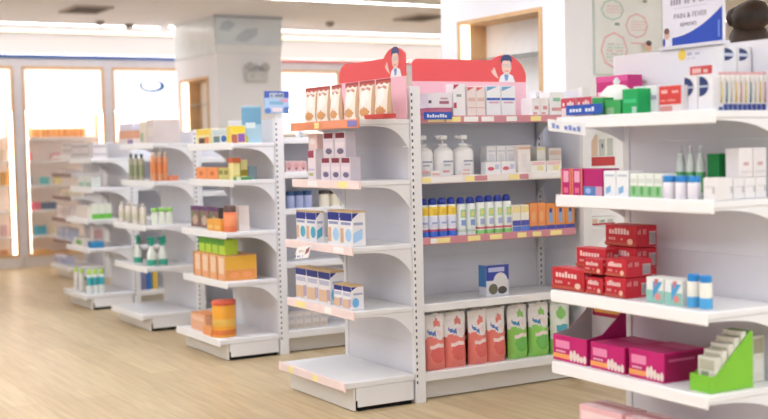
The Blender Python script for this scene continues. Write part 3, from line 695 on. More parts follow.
t = put(B_carton('tray', .07, H('#c9453f'), top=[(.05, .95, .05, .95, H('#a83834'))]), 'x', 2.835, 364, 384, 114.5, Z1[4], 'low red tray at the near end of the top end shelf', 'tray')
dk = [(.12, .92, .76, .97, H('#7c2338')), (.1, .9, .4, .6, H('#e6d9e0')), (.25, .85, .12, .36, H('#6d6480'), 'e')]
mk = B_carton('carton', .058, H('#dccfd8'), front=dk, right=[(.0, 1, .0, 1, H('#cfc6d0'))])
z = Z1[3]
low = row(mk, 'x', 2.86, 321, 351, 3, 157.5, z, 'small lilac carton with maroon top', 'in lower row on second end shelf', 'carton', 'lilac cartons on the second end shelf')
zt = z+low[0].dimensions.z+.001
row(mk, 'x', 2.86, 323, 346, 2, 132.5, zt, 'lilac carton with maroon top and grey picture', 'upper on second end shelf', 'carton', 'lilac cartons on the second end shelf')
mk = B_carton('carton', .05, H('#e3d8dd'), front=[(.05, .8, .72, .96, H('#93354f')), (.2, .7, .12, .22, H('#a9b06c')), (.1, .9, .3, .36, H('#c4b4d2'))])
b1 = put(mk, 'x', 2.86, 308, 316, 149.5, z, 'single lilac carton with maroon square, left of the lilac stack', 'carton')
mk = B_carton('carton', .06, H('#e6c7c5'), front=[(.15, .85, .3, .7, H('#eee2e0'), 'e')])
put(mk, 'x', 2.87, 308.5, 317, 134, z+b1.dimensions.z+.001, 'small flat pink carton lying on the single lilac carton', 'carton')

def milk(topc, side): return dict(front=[(.02, .98, .72, .95, H('#1f2f86')), (.0, 1, .96, 1, H('#cda972')), (.1, .9, .6, .68, H('#8a93bd')), (.05, .3, .08, .5, H('#d8b18e')), (.45, .95, .12, .5, H(side), 'e')],
    right=[(.0, 1, .96, 1, H('#cda972')), (.0, .5, .78, .95, H('#1f2f86'), 't'), (.1, .8, .6, .68, H('#a4aac8')), (.05, .75, .08, .5, H(side), 's')], top=[(0, 1, 0, 1, H('#d3b07c'))])
mk = B_carton('carton', .045, H('#e9e7ea'), **milk(0, '#58a9c4'))
row(mk, 'x', 2.80, 296.5, 317, 2, 211, Z1[2], 'formula carton with navy band and teal picture', 'far pair, third end shelf', 'carton', 'infant formula cartons on the third end shelf')
mk = B_carton('carton', .075, H('#ebe9ec'), **milk(0, '#a9cdee'))
row(mk, 'x', 2.80, 328, 353, 2, 211, Z1[2], 'formula carton with navy band and sky-blue corner', 'near pair, third end shelf', 'carton', 'infant formula cartons on the third end shelf')
def can2(side): return dict(front=[(.02, .98, .75, .95, H('#22317f')), (.0, 1, .955, 1, H('#c9a878')), (.08, .92, .56, .7, H('#b9bcd2')), (.05, .8, .06, .42, H('#dab999')), (.7, 1, .12, .45, H('#b9a3b4'))],
    right=[(.0, 1, .955, 1, H('#c9a878')), (.0, .45, .8, .95, H('#22317f'), 't'), (.05, .6, .1, .5, H(side), 'e'), (.15, .9, .62, .7, H('#a9afc6'))], top=[(0, 1, 0, 1, H('#cfb083'))])
mk = B_carton('carton', .08, H('#e6e4e8'), **can2('#6fb7d8'))
row(mk, 'x', 2.80, 296, 331, 3, 269, Z1[1], 'tall formula carton with navy band and tan foot', 'on fourth end shelf', 'carton', 'tall formula cartons on the fourth end shelf', fill=.97)
mk = B_carton('carton', .07, H('#eceaef'), **can2('#6fb2e2'))
row(mk, 'x', 2.79, 334, 352, 2, 285, Z1[1], 'short formula carton with navy band', 'before the tall ones', 'carton', 'short formula cartons on the fourth end shelf')

# ------------------------------------------------------------------ goods on the middle unit, long side
yf = 5.135
mk = B_carton('carton', .12, H('#c26a86'), front=[(.05, .95, .1, .8, H('#c97894'))])
a = put(mk, 'y', yf, 429, 452.5, 108, ZL1[4], 'flat rose-pink carton lying under the white one, top long shelf', 'carton')
mk = B_carton('carton', .12, H('#e9e4ea'), front=[(.45, .85, .25, .45, H('#b0697c')), (.5, .8, .55, .68, H('#c9a7b0')), (.0, .12, .3, .5, H('#57505a'))])
put(mk, 'y', yf+.005, 428, 453, 93, ZL1[4]+a.dimensions.z+.001, 'white carton with dark pink word lying on the rose-pink carton', 'carton')
mk = B_carton('carton', .07, H('#efedf1'), front=[(.02, .5, .82, .98, H('#c04a5c'), 't'), (.02, .25, .25, .42, H('#b8455e')), (.25, .65, .6, .68, H('#9aa29e'))])
put(mk, 'y', yf, 453.5, 466, 84, ZL1[4], 'tall white carton with red corner beside the rose-pink carton', 'carton')
mk = B_carton('carton', .07, H('#efe3e1'), front=[(.02, .85, .84, .97, H('#d86a72'), 't'), (.1, .9, .5, .62, H('#dfbfb4')), (.05, .95, .27, .3, H('#d9b3a6'))])
row(mk, 'y', yf, 467.5, 485.5, 2, 86.5, ZL1[4], 'pale beige carton with red corner', 'on top long shelf', 'carton', 'beige cartons on the top long shelf')
mk = B_carton('carton', .07, H('#eef0f6'), front=[(.04, .8, .82, .98, H('#77a8d6'), 't'), (.0, .95, .52, .6, H('#3c63bb')), (.15, .85, .42, .47, H('#dba7c0'))])
row(mk, 'y', yf, 486.5, 516, 2, 86, ZL1[4], 'tall white carton with blue word', 'on top long shelf', 'carton', 'blue and white cartons on the top long shelf')
mk = B_carton('carton', .1, H('#eceae9'), front=[(.3, .8, .35, .55, H('#d58f8f')), (.1, .6, .08, .2, H('#d9a3a3'))])
row(mk, 'y', yf+.02, 532, 549, 2, 98, ZL1[4], 'low white carton with red word', 'right part of top long shelf', 'carton', 'low white cartons on the top long shelf')
mk = B_carton('carton', .1, H('#eeefee'), front=[(.2, .7, .6, .75, H('#8fc4a6')), (.1, .8, .2, .34, H('#d9a3a3'))])
put(mk, 'y', yf+.02, 550, 565, 92, ZL1[4], 'white carton with green word at the right end of the top long shelf', 'carton')
# pump bottles
mk = B_pump(mat('pump_white', '#f2f1f2', .25, .5, vary=.01), H('#e3a3a8'))
row(mk, 'y', yf+.01, 412, 473, 3, 135, ZL1[3], 'white pump bottle', 'on second long shelf', 'bottle', 'white pump bottles on the second long shelf')
mk = B_carton('carton', .05, H('#efe9e9'), front=[(.1, .9, .3, .6, H('#e3b9bb')), (.1, .9, .1, .25, H('#e8cfd0'))])
for k, (p0, p1, l) in enumerate(((431, 441, 'small pale pink carton in front of the middle pump bottle'), (461, 471, 'small pale pink carton in front of the rightmost pump bottle'))):
    put(mk, 'y', 5.107, p0, p1, 171, ZL1[3], l, 'carton', 'pale pink cartons before the pump bottles', w=None).scale = (1, .4, 1)
wf = [(.1, .9, .8, .84, H('#cfd3da')), (.2, .8, .3, .7, H('#e3e3ea')), (.08, .92, .15, .2, H('#d5d7df'))]
mk = B_carton('carton', .06, H('#f0eff1'), front=wf, left=[(0, 1, 0, 1, H('#e4e3e8'))])
row(mk, 'y', yf+.07, 487, 516, 3, 146, ZL1[3], 'tall white carton', 'back row on second long shelf', 'carton', 'white cartons on the second long shelf')
mk = B_carton('carton', .05, H('#f1eff2'), front=[(.1, .55, .3, .62, H('#d9667a'), 'e'), (.6, .9, .4, .8, H('#c5cbe2'))])
row(mk, 'y', yf, 486, 516, 2, 162, ZL1[3], 'low white carton with red oval', 'before the tall white cartons', 'carton', 'low red oval cartons on the second long shelf')
mk = B_carton('carton', .06, H('#f1eae6'), front=[(.0, 1, .84, .93, H('#e3bfa9')), (.3, .7, .2, .7, H('#e9e2e2'))])
put(mk, 'y', yf+.03, 518, 531, 145, ZL1[3], 'tall white carton with peach band, middle of the second long shelf', 'carton')
mk = B_carton('carton', .06, H('#f0eee6'), front=[(.0, 1, .88, .96, H('#e6dc9c'))])
put(mk, 'y', yf+.08, 537, 546, 147, ZL1[3], 'narrow white carton with yellow edge on the second long shelf', 'carton')
mk = B_carton('carton', .08, H('#efe8e4'), front=[(.05, .95, .7, .88, H('#e8cdbd')), (.1, .9, .3, .5, H('#ead9d4'))])
put(mk, 'y', yf+.08, 549, 562, 148, ZL1[3], 'white carton with peach stripes at the right of the second long shelf', 'carton')
mk = B_carton('carton', .05, H('#f2efe8'), front=[(.05, .9, .65, .95, H('#e9c3c6')), (.4, .8, .2, .6, H('#efe3a9'))])
row(mk, 'y', yf, 531, 562, 2, 161, ZL1[3], 'low carton with pink top and yellow panel', 'right, second long shelf', 'carton', 'pink and yellow cartons on the second long shelf')
# spray cans
NV, YL = H('#2f44a8', .3), H('#f3d55c', .35)
mk = B_can('spray_can', H('#eceef6', .3), NV, [(.66, .93, YL), (.0, .17, H('#3f6fd0', .3)), (.17, .24, H('#c05a86', .3)), (.3, .62, H('#dfe4f4', .3))], band=[(.7, .86, .5, H('#e9c23f')), (.4, .46, .6, H('#9fb0dc'))])
row(mk, 'y', yf, 418.5, 456, 4, 198, ZL1[2], 'yellow and blue aerosol can', 'at left of third long shelf', 'can', 'yellow spray cans on the third long shelf')
mk = B_can('spray_can', H('#e9f0f0', .3), NV, [(.1, .18, H('#c4d8c8', .3))], band=[(.55, .8, .6, H('#a9cf9c')), (.6, .74, .3, H('#e3dc82')), (.3, .48, .5, H('#7f9fd8'))])
row(mk, 'y', yf, 456.5, 475, 2, 197, ZL1[2], 'white aerosol can with pale green emblem', 'next to the yellow cans', 'can', 'white spray cans on the third long shelf')
mk = B_can('spray_can', H('#ecf2ee', .3), NV, [(.0, .13, H('#8fd07c', .3)), (.16, .22, H('#d76a7c', .3))], band=[(.55, .8, .6, H('#b3d8a0')), (.62, .76, .3, H('#e6dc76')), (.3, .48, .5, H('#a9b7e0'))])
row(mk, 'y', yf, 475.5, 511, 4, 195, ZL1[2], 'white aerosol can with lime foot, red line', 'third long shelf', 'can', 'white spray cans on the third long shelf')
mk = B_carton('carton', .05, H('#f2eee2'), front=[(.05, .95, .72, .95, H('#f1de9a')), (.0, 1, .22, .42, H('#4a4fae')), (.0, 1, .0, .2, H('#5a7fd0'))])
row(mk, 'y', yf, 512.5, 529.5, 2, 205, ZL1[2], 'cream and blue carton', 'between the cans and orange cartons', 'carton', 'cream and blue cartons on the third long shelf')
mk = B_carton('carton', .05, H('#ee9a5c'), front=[(.0, 1, .0, .16, H('#5560b4')), (.2, .75, .3, .7, H('#f0b07c'), 'e')])
row(mk, 'y', yf, 530, 546, 2, 203, ZL1[2], 'orange carton', 'left of the orange tube cartons', 'carton', 'orange cartons on the third long shelf')
mk = B_carton('carton', .05, H('#ef9a52'), front=[(.0, 1, .0, .17, H('#4d57ae')), (.3, .7, .25, .75, H('#8fb5e0')), (.35, .65, .65, .82, H('#3b4a8c'))])
row(mk, 'y', yf, 546, 575, 3, 203, ZL1[2], 'orange carton with blue tube picture', 'right end of third long shelf', 'carton', 'orange cartons on the third long shelf')
# one box on the fourth shelf
mk = B_carton('carton', .07, H('#e4e6ee'), front=[(.0, 1, .5, 1, H('#3b4aa8')), (.1, .8, .78, .92, H('#c3c9ea')), (.3, .95, .1, .75, H('#e9e7e9'), 'e'), (.1, .5, .05, .4, H('#6f6b58'), 'e'), (.5, .9, .05, .3, H('#57504c'), 'e')], left=[(0, 1, .3, 1, H('#4f86c4'))])
put(mk, 'y', yf+.06, 486, 509.5, 265, ZL1[1], 'blue and white picture carton alone on the fourth long shelf', 'carton')
# detergent refill bags
def bagfm(main, dark, emb):
    M, D, E, Wt, P = H(main, .3), H(dark, .3), H(emb, .3), H('#f0e9e9', .3), H('#f2d9d6', .3)
    def fm(u, v, s):
        if v > .76: return M if ((u-.6)**2/.03+(v-.8)**2/.008) < 1 else CELLO
        if v > .58+.05*math.sin(u*7): return E if abs(v-.68+.25*(u-.35)) < .035 and .15 < u < .5 else (P if ((u-.65)**2/.012+(v-.66)**2/.003) < 1 else Wt)
        if abs(v-.44) < .025 and .22 < u < .85: return P
        if ((u-.55)**2/.11+(v-.3)**2/.03) < 1: return D
        return M
    return fm
mkp = B_pouch('refill_bag', .085, bagfm('#ea8478', '#de6a64', '#5f7fc4'), wav=.012, seal=CELLO)
mkg = B_pouch('refill_bag', .085, bagfm('#93cf63', '#6fbb58', '#3f8fb8'), wav=.012, seal=CELLO)
row(mkp, 'y', yf-.005, 427, 469.5, 2, 315, ZL1[0], 'coral refill bag with clear top', 'far left of bottom long shelf', 'bag', 'coral refill bags on the bottom long shelf', jit=.012, seed=4, fill=1.0)
row(mkp, 'y', yf-.005, 473, 511, 2, 311, ZL1[0], 'coral refill bag with clear top', 'beside the green bags on bottom shelf', 'bag', 'coral refill bags on the bottom long shelf', jit=.012, seed=5, fill=1.0)
row(mkg, 'y', yf-.005, 513, 553, 2, 306, ZL1[0], 'green refill bag with clear top', 'beside the coral bags on bottom shelf', 'bag', 'green refill bags on the bottom long shelf', jit=.012, seed=6, fill=1.0)
mkw = B_pouch('refill_bag', .08, lambda u, v, s: H('#8ccf6a', .3) if ((u-.5)**2/.06+(v-.78)**2/.012) < 1 or v < .3 else (H('#4aa5b8', .3) if abs(v-.5) < .06 and .2 < u < .8 else H('#e9efe6', .3)), wav=.004, seal=H('#dfe9da'))
row(mkw, 'y', yf-.005, 554, 574, 1, 303, ZL1[0], 'white and green refill bag', 'right end of bottom long shelf behind the display box', 'bag', 'green refill bags on the bottom long shelf', jit=.01, seed=7)
mkb = B_pouch('refill_bag', .07, bagfm('#b5655c', '#8a3c3c', '#566a9c'), wav=.006, seal=CELLO)
row(mkb, 'y', 5.245, 430, 512, 4, 306, ZL1[0], 'clear-topped bag behind the coral refill bags', 'on bottom long shelf', 'bag', 'back row of refill bags', jit=.01, seed=8)
mkb = B_pouch('refill_bag', .07, bagfm('#7fae62', '#3f7f46', '#3f7f98'), wav=.006, seal=CELLO)
row(mkb, 'y', 5.245, 514, 560, 3, 299, ZL1[0], 'clear-topped bag behind the green refill bags', 'on bottom long shelf', 'bag', 'back row of refill bags', jit=.01, seed=9)
# packs on the unit's far end, seen past the right unit
xe = 3.162+1.02+.08
BT = [(.05, .95, .1, .3, H('#c43a3c')), (.12, .35, .32, .8, H('#e5c9b0')), (.4, .6, .32, .7, H('#c3c9c3')), (.68, .88, .32, .72, H('#c3c9c3')), (.48, .54, .5, .6, H('#5b6470'))]
mk = B_carton('carton', .09, H('#eff0ee'), front=BT)
for lv, y_ in ((3, 126), (2, 217)):
    o = put(mk, 'y', 5.14, 587, 617, y_, ZL1[lv], 'white carton with red band and bottle pictures, %s far-end shelf' % ('upper' if lv == 3 else 'lower'), 'carton', 'red band cartons at the far end', zmax=ZL1[lv]+.29)

# ------------------------------------------------------------------ goods on the right unit
x_ = 2.80; z = Z0[4]
RW = H('#c9485a')
mk = B_carton('carton', .08, H('#e9d3d6'), front=[(.0, 1, .5, 1, RW)]+words(.1, .9, .6, .85, H('#f0dfe1'), 5, 2), top=[(0, 1, 0, 1, H('#d76a78'))])
row(mk, 'x', x_, 561, 592, 2, 98, z, 'red and white flat carton', 'behind the blue label strip', 'carton', 'red flat cartons on the right unit')
GRN = H('#2f9c4c')
put(B_carton('carton', .05, GRN, front=[(.05, .95, .3, .6, H('#57b56c'))]), 'x', x_, 592.5, 603.5, 98, z, 'low green carton beside the red flat cartons', 'carton')
mk = B_carton('carton', .05, H('#3aa457'), front=[(.05, .6, .1, .5, H('#8fb98f'))])
put(mk, 'x', x_, 604.5, 621, 100, z, 'mid-green carton between the low and the bright green cartons', 'carton')
mk = B_carton('carton', .07, H('#12a257'), front=[(.1, .9, .45, .6, H('#3fbf7c')), (.65, .95, .05, .3, H('#a9d0c0'))])
put(mk, 'x', x_, 622, 638, 89, z, 'bright green carton nearest the white one with yellow emblem', 'carton')
p = colpt('x', x_+.12, 617, z); t = thing('cotton_bag', 'round white cotton wool bag lying behind the green cartons', 'cotton', (p.x, p.y, z+.001))
mb = MB(); mb.lathe([(.01, 0), (.05, .012), (.075, .05), (.07, .085), (.04, .11), (.008, .116)], H('#f1f1ee', .7), 18, 0, 0, .7, 1); mb.build('bag', t)
MB().lathe([(.008, .115), (.014, .125), (.004, .14)], H('#e0e4e4', .7), 10).build('knot', t)
mk = B_carton('carton', .07, H('#c62f7c'), front=[(.0, 1, .86, 1, H('#d9589a')), (.05, .4, .42, .62, H('#f0c9dc')), (.05, .4, .05, .3, H('#efa04a')), (.6, .9, .55, .7, H('#e0a0b4'), 'e')])
put(mk, 'x', 2.99, 596, 629, 76, z, 'tall magenta carton at the back of the top shelf on the right unit', 'carton')
mk = B_carton('carton', .06, H('#e6e5ea'), front=[(.02, .3, .4, .85, H('#ecc94c'), 'e')]+words(.36, .98, .5, .7, H('#a3a3bc'), 7, 6))
put(mk, 'x', x_+.06, 633, 658, 86, z, 'white carton with yellow emblem between green and red cartons', 'carton')
mk = B_carton('carton', .06, H('#e2dcdf'), front=[(.0, 1, .3, 1, H('#d0413f')), (.05, .6, .05, .25, H('#c98c8c'))]+words(.1, .9, .72, .85, H('#eec9c6'), 8, 3)+words(.1, .8, .42, .5, H('#e5a9a5'), 9, 4))
put(mk, 'x', x_, 659, 682, 86, z, 'red and white carton beside the navy arc packs, lower front', 'carton')
mk = B_carton('carton', .05, H('#e3e2e8'), front=[(.0, 1, .8, 1, H('#d0504e'))]+words(.1, .9, .85, .95, H('#efd0cc'), 8, 5))
put(mk, 'x', 2.95, 690, 714, 66, z, 'tall white carton with red top band behind the navy arc packs', 'carton')
nav = lambda a, b: [(.1, .75, a, b, H('#26386c'), 'd'), (.1, .8, (a+b)/2-.03, (a+b)/2+.02, H('#c3cadd'))]
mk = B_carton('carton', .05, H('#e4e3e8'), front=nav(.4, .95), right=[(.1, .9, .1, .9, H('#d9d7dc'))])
row(mk, 'x', x_+.03, 683, 713, 2, 75, z, 'white pack with navy half-round', 'lower front by the toothbrush packs', 'pack', 'navy arc packs')
mk = B_carton('carton', .05, H('#e4e3e8'), front=nav(.78, .98))
row(mk, 'y', 2.84, 723, 752, 2, 47, z, 'tall white pack with navy half-round near its top', 'above the toothbrush packs', 'pack', 'navy arc packs')
def B_brush(c1, c2):
    def mk(w, h, label, cat, loc, rz, group):
        t = thing('toothbrush_pack', label, cat, loc, rz, group)
        mb = MB(); mb.box(-w*.46, w*.46, .012, .014, 0, h, mat('blister_card', '#e6e3e4', .4)); patches(mb, (-w*.46, .012, 0), (w*.92, 0, 0), (0, 0, h), (0, -1, 0), [(0, 1, 0, .17, H('#2b3f86')), (0, 1, .93, 1, H('#d9a3a8'))]); mb.build('card', t)
        mb = MB(); mb.tube([(0, .006, h*.2), (0, .004, h*.5), (0, .006, h*.85)], [w*.16, w*.12, w*.1], c1, 6); mb.build('handle', t)
        MB().cbox(-w*.16, w*.16, 0, .008, h*.74, h*.9, c2, .001).build('bristles', t)
        return t
    return mk
a, b = colpt('y', 2.76, 722, z), colpt('y', 2.76, 768, z)
cs = [('#d9c06a', 'yellow'), ('#4a7f86', 'teal'), ('#c9c3b4', 'pale grey'), ('#d8b85c', 'amber'), ('#c88a8a', 'rose')]
for k in range(10):
    px0 = 721+4.8*k; c_, n_ = cs[k % 5]
    put(B_brush(H(c_), H('#e9e6e2')), 'y', 2.76, px0, px0+4.8, 72, z, '%s toothbrush blister pack, %s along the top edge of the right unit' % (n_, ORD[k]+' from left'), 'toothbrush', 'front toothbrush packs')
for k in range(2):
    put(B_brush(H('#c9a3a8'), H('#e9e6e2')), 'y', 2.96, 757+5.5*k, 762.5+5.5*k, 44, z, 'rose toothbrush pack raised at the right picture edge, %s' % ('left one', 'right one')[k], 'toothbrush', 'back toothbrush packs')

z = Z0[3]
mg = [(.0, .12, 0, 1, H('#e58a5c')), (.25, .75, .5, .92, H('#e3a3bf')), (.85, 1, 0, 1, H('#e07a5c')), (.3, .7, .1, .3, H('#e06a90'))]
mk = B_carton('carton', .08, H('#b5196c'), front=mg)
row(mk, 'x', x_, 561, 583, 2, 169, z, 'magenta carton with orange edges', 'at far end of second shelf', 'carton', 'magenta cartons on the right unit')
mk = B_carton('carton', .08, H('#b01668'), front=[(.0, .65, .0, .36, H('#5b7fb8')), (.65, 1, .0, .36, H('#c99ab4')), (.1, .4, .1, .3, H('#9fb6dc'), 'e')])
put(mk, 'x', x_, 583.5, 603, 169, z, 'plain magenta carton with blue corner on the second shelf', 'carton')
mk = B_carton('carton', .07, H('#e9eaee'), front=[(.15, .9, .78, .86, H('#b9c4d2')), (.2, .6, .1, .45, H('#7fb3dc'), 's')])
row(mk, 'x', x_, 603.5, 629, 2, 171, z, 'white carton with blue swoosh', 'on the second shelf by the magenta ones', 'carton', 'blue swoosh cartons')
mk = B_carton('carton', .07, H('#e6eae4'), front=[(.0, 1, .05, .5, H('#8fc48c')), (.35, .7, .1, .5, H('#4f9c54'), 'e'), (.1, .9, .62, .8, H('#d0d8d0'))], right=[(.1, .9, .1, .5, H('#5fa35c'))])
row(mk, 'x', x_, 630, 662, 4, 174, z, 'white and green carton', 'on the second shelf', 'carton', 'white and green cartons')
mkj = B_jar('cream_jar', H('#eceaf0', .3), H('#2f86cf', .3), H('#e9e3ea', .35), (.15, .8), lidh=.26)
row(mkj, 'x', x_, 663.5, 701, 3, 176, z, 'white jar with flat blue lid', 'on the second shelf', 'jar', 'blue-lidded jars on the second shelf', fill=1.02)
mk = B_carton('carton', .06, H('#e6e3e4'), front=[(.1, .9, .55, .62, H('#d6d2d4')), (.75, .95, .3, .6, H('#c0bbbd'))])
put(mk, 'x', x_, 703, 716, 178, z, 'white carton at the corner, next to the blue-lidded jars', 'carton')
r_ = row(mk, 'y', 2.765, 722, 767, 4, 178, z, 'plain white carton', 'lower layer at right end of second shelf', 'carton', 'white cartons at the right edge')
zt = z+r_[0].dimensions.z+.001
mk = B_carton('carton', .06, H('#e4dfe1'), front=[(.3, .7, .4, .52, H('#c9a3ac')), (.1, .9, .15, .22, H('#d3ced2'))])
row(mk, 'y', 2.77, 739, 767, 2, 148, zt, 'white carton with pink word', 'upper layer at right picture edge', 'carton', 'white cartons at the right edge')
def B_vial(w, h, label, cat, loc, rz, group):
    t = thing('tonic_bottle', label, cat, loc, rz, group); r = w/2
    MB().lathe([(r*.9, 0), (r, .006), (r, h*.66), (r*.55, h*.8), (r*.5, h*.86)], H('#e3e9e4', .15), 14, 0, r).build('body', t)
    MB().lathe([(r*.5, h*.855), (r*.5, h*.98), (r*.4, h)], H('#d5d3d8', .3), 12, 0, r).build('cap', t)
    MB().lathe([(r, h*.08), (r*1.02, h*.085), (r*1.02, h*.48), (r, h*.485)], H('#58a868', .4), 14, 0, r).build('label', t)
    return t
B_vial.rnd = 1
row(B_vial, 'x', 2.97, 676, 706, 3, 146, z, 'clear bottle with green label', 'behind the blue-lidded jars', 'bottle', 'green label bottles')
put(B_carton('carton', .05, H('#0f7a38'), front=[(.0, 1, .0, .08, H('#0b5c2c'))]), 'x', 2.95, 707, 719, 154, z, 'dark green carton at the back of the second shelf, beside the clear bottles', 'carton')

z = Z0[2]
def redbox(w_, d):
    wt = H('#ecc9c6'); 
    fr = words(.12, .8, .58, .85, wt, 7, int(d*1000)) + words(.12, .6, .3, .42, H('#dba09c'), 6, 3) + [(.0, 1, .06, .2, H('#b5503f')), (.74, .92, .12, .4, H('#e5b9a3'), 'e')]
    return B_carton('red_carton', d, H('#c02030'), front=fr, right=words(.06, .55, .6, .84, H('#d38c8c'), 6, 8)+[(.6, .92, .12, .72, H('#d9c9c9'))]+[(.6+.04*i, .62+.04*i, .15, .68, H('#7d6f72')) for i in range(8)], top=[(.03, .97, .05, .95, H('#c93340'))])
L = put
RG = 'red cartons piled on the right unit'
def rb(c, p0, p1, top, z, d, lab): return L(redbox(0, d), 'x', c, p0, p1, top, z, lab, 'carton', RG)
a1 = rb(2.79, 551.5, 585, 269, z, .07, 'wide red carton at the far end of the pile, lowest in front')
a2 = rb(2.79, 586, 603, 278, z, .075, 'small red carton in the middle of the lowest row of the pile')
a3 = rb(2.79, 604.5, 626, 278, z, .12, 'small red carton at the near end of the lowest row of the pile')
h3 = a3.dimensions.z
a4 = rb(2.795, 583.5, 603, 259.5, z+h3+.002, .07, 'small red carton on second row of the pile, left one')
a5 = rb(2.795, 605.5, 627, 259.5, z+h3+.002, .12, 'small red carton on second row of the pile, with near barcode side')
b1 = rb(2.87, 573, 606, 269, z, .06, 'red carton at the back behind the wide one, hidden low in the pile')
b2 = rb(2.87, 576, 607, 248.5, z+b1.dimensions.z+.002, .06, 'long red carton in third row behind the small ones')
c1 = rb(2.94, 606, 637, 268, z, .10, 'dark red carton at the foot of the rear stack')
c2 = rb(2.94, 606, 637, 247.5, z+c1.dimensions.z+.002, .10, 'dark red carton in the middle of the rear stack')
c3 = rb(2.94, 605, 637, 225.5, z+c1.dimensions.z+c2.dimensions.z+.004, .10, 'dark red carton topmost of the rear stack')
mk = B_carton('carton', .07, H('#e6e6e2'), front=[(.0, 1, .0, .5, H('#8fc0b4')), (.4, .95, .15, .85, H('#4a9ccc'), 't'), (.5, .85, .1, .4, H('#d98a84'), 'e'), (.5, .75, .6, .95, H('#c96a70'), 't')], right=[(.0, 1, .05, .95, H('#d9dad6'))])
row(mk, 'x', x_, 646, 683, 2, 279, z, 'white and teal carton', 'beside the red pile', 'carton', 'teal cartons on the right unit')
mkj = B_jar('cream_jar', H('#e9e6dc', .3), H('#2484cc', .3), H('#4aa0d4', .35), (.02, .42), lidh=.2)
row(mkj, 'x', x_, 687.5, 712.5, 2, 275, z, 'cream jar with blue lid and blue foot', 'near end of third shelf', 'jar', 'blue-lidded jars on the third shelf', fill=1.0)

z = Z0[1]
MAG = H('#c2156e')
mfr = [(.0, .5, .1, .28, H('#eda05c')), (.08, .5, .5, .8, H('#e689b2'))] + [(.5+.1*i, .6+.1*i, .06, .42+.1*math.sin(i*1.3+.6), H('#e6d2c9'), 'e') for i in range(5)] + words(.1, .48, .34, .44, H('#f0bcd2'), 5, 1)
def display_box(w, h, d, hb, label, loc):
    t = thing('display_box', label, 'box', loc, -PI/2, 'magenta display boxes on the right unit'); th = .003; hb = .2; IN = H('#a79c9c')
    mb = MB(); mb.box(-w/2, w/2, 0, th, 0, h, MAG); patches(mb, (-w/2, 0, 0), (w, 0, 0), (0, 0, h), (0, -1, 0), mfr); mb.poly([(-w/2, th+.0005, 0), (w/2, th+.0005, 0), (w/2, th+.0005, h), (-w/2, th+.0005, h)], IN); mb.build('front_panel', t)
    mb = MB(); mb.box(-w/2, w/2, d-th, d, 0, hb, MAG); mb.poly([(-w/2, d-th-.0006, 0), (w/2, d-th-.0006, 0), (w/2, d-th-.0006, hb), (-w/2, d-th-.0006, hb)], H('#d9cfcf'))
    patches(mb, (-w/2, d-th-.0008, 0), (w, 0, 0), (0, 0, hb), (0, -1, 0), [(.05, .95, .76, .98, H('#b8254c')), (.1, .9, .83, .91, H('#e6a34a'))]); mb.build('back_panel', t)
    for sx in (-1, 1):
        x0 = sx*w/2-(th if sx > 0 else 0)
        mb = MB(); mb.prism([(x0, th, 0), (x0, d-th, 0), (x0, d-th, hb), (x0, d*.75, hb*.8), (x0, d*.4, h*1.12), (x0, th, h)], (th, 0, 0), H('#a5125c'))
        xi = x0+(th+.0006 if sx < 0 else -.0006)
        mb.poly([(xi, th, 0), (xi, d-th, 0), (xi, d-th, hb), (xi, d*.75, hb*.8), (xi, d*.4, h*1.12), (xi, th, h)], IN); mb.build('side_panel', t)
    MB().box(-w/2+th, w/2-th, th, d-th, 0, th, IN).build('bottom_panel', t)
    return t
a, b = colpt('x', 2.785, 553, z), colpt('x', 2.785, 587.5, z); m = (a+b)/2; hh = on('x', 2.785, 570, 337).z-z
display_box((a-b).length*.97, hh, .19, .225, 'open magenta display box with tall back at the far end', (m.x, m.y, z+.0008))
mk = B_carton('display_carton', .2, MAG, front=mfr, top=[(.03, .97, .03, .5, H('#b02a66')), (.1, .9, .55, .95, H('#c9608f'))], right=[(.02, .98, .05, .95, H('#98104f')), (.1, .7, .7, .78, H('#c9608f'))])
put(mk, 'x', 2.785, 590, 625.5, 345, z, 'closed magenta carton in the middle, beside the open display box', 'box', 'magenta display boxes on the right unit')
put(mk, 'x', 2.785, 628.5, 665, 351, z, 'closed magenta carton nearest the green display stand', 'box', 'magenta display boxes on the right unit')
# green display stand with sachets
GS = mat('stand_green', '#7cbf35', .4, .4)
a, b = colpt('x', 2.79, 690, z), colpt('x', 2.79, 711, z); m = (a+b)/2; w = (a-b).length; d = .19; h1, h2 = .055, .185; th = .003
t = thing('display_stand', 'bright green card display stand with sloping sides', 'display stand', (m.x, m.y, z+.0008), -PI/2)
MB().box(-w/2, w/2, 0, th, 0, h1, GS).build('front_panel', t); MB().box(-w/2, w/2, d-th, d, 0, h2, GS).build('back_panel', t)
MB().box(-w/2+th, w/2-th, th, d-th, 0, th, GS).build('bottom_panel', t)
for sx in (-1, 1):
    x0 = sx*w/2-(th if sx > 0 else 0); MB().prism([(x0, th, 0), (x0, d-th, 0), (x0, d-th, h2), (x0, d*.93, h2), (x0, d*.12, h1), (x0, th, h1)], (th, 0, 0), GS).build('side_panel', t)
SM = B_carton('sachet_pack', .024, mat('sachet_white', '#dcd9cf', .35, vary=.08, scale=40), front=[(.1, .9, .6, .92, H('#b9b6a3')), (.2, .6, .3, .55, H('#8f9a80'))], top=[(.1, .9, .2, .8, H('#b7b39f'))])
for k in range(5):
    o = SM(w-.012, .105+.019*k, 'white sachet pack inside the green stand, %s from front' % ORD[k], 'sachet', (m.x+.03+.0285*k, m.y+.002*(k%2), z+.006), -PI/2, 'sachets in the green stand')
put(B_carton('sachet_pack', .05, mat('sachet_white'), front=[(.1, .9, .62, .95, H('#a9a48c')), (.2, .8, .2, .5, H('#e6e3dd'))]), 'y', 2.80, 752, 765, 336, z, 'white sachet pack alone behind the green stand at the right edge', 'sachet')
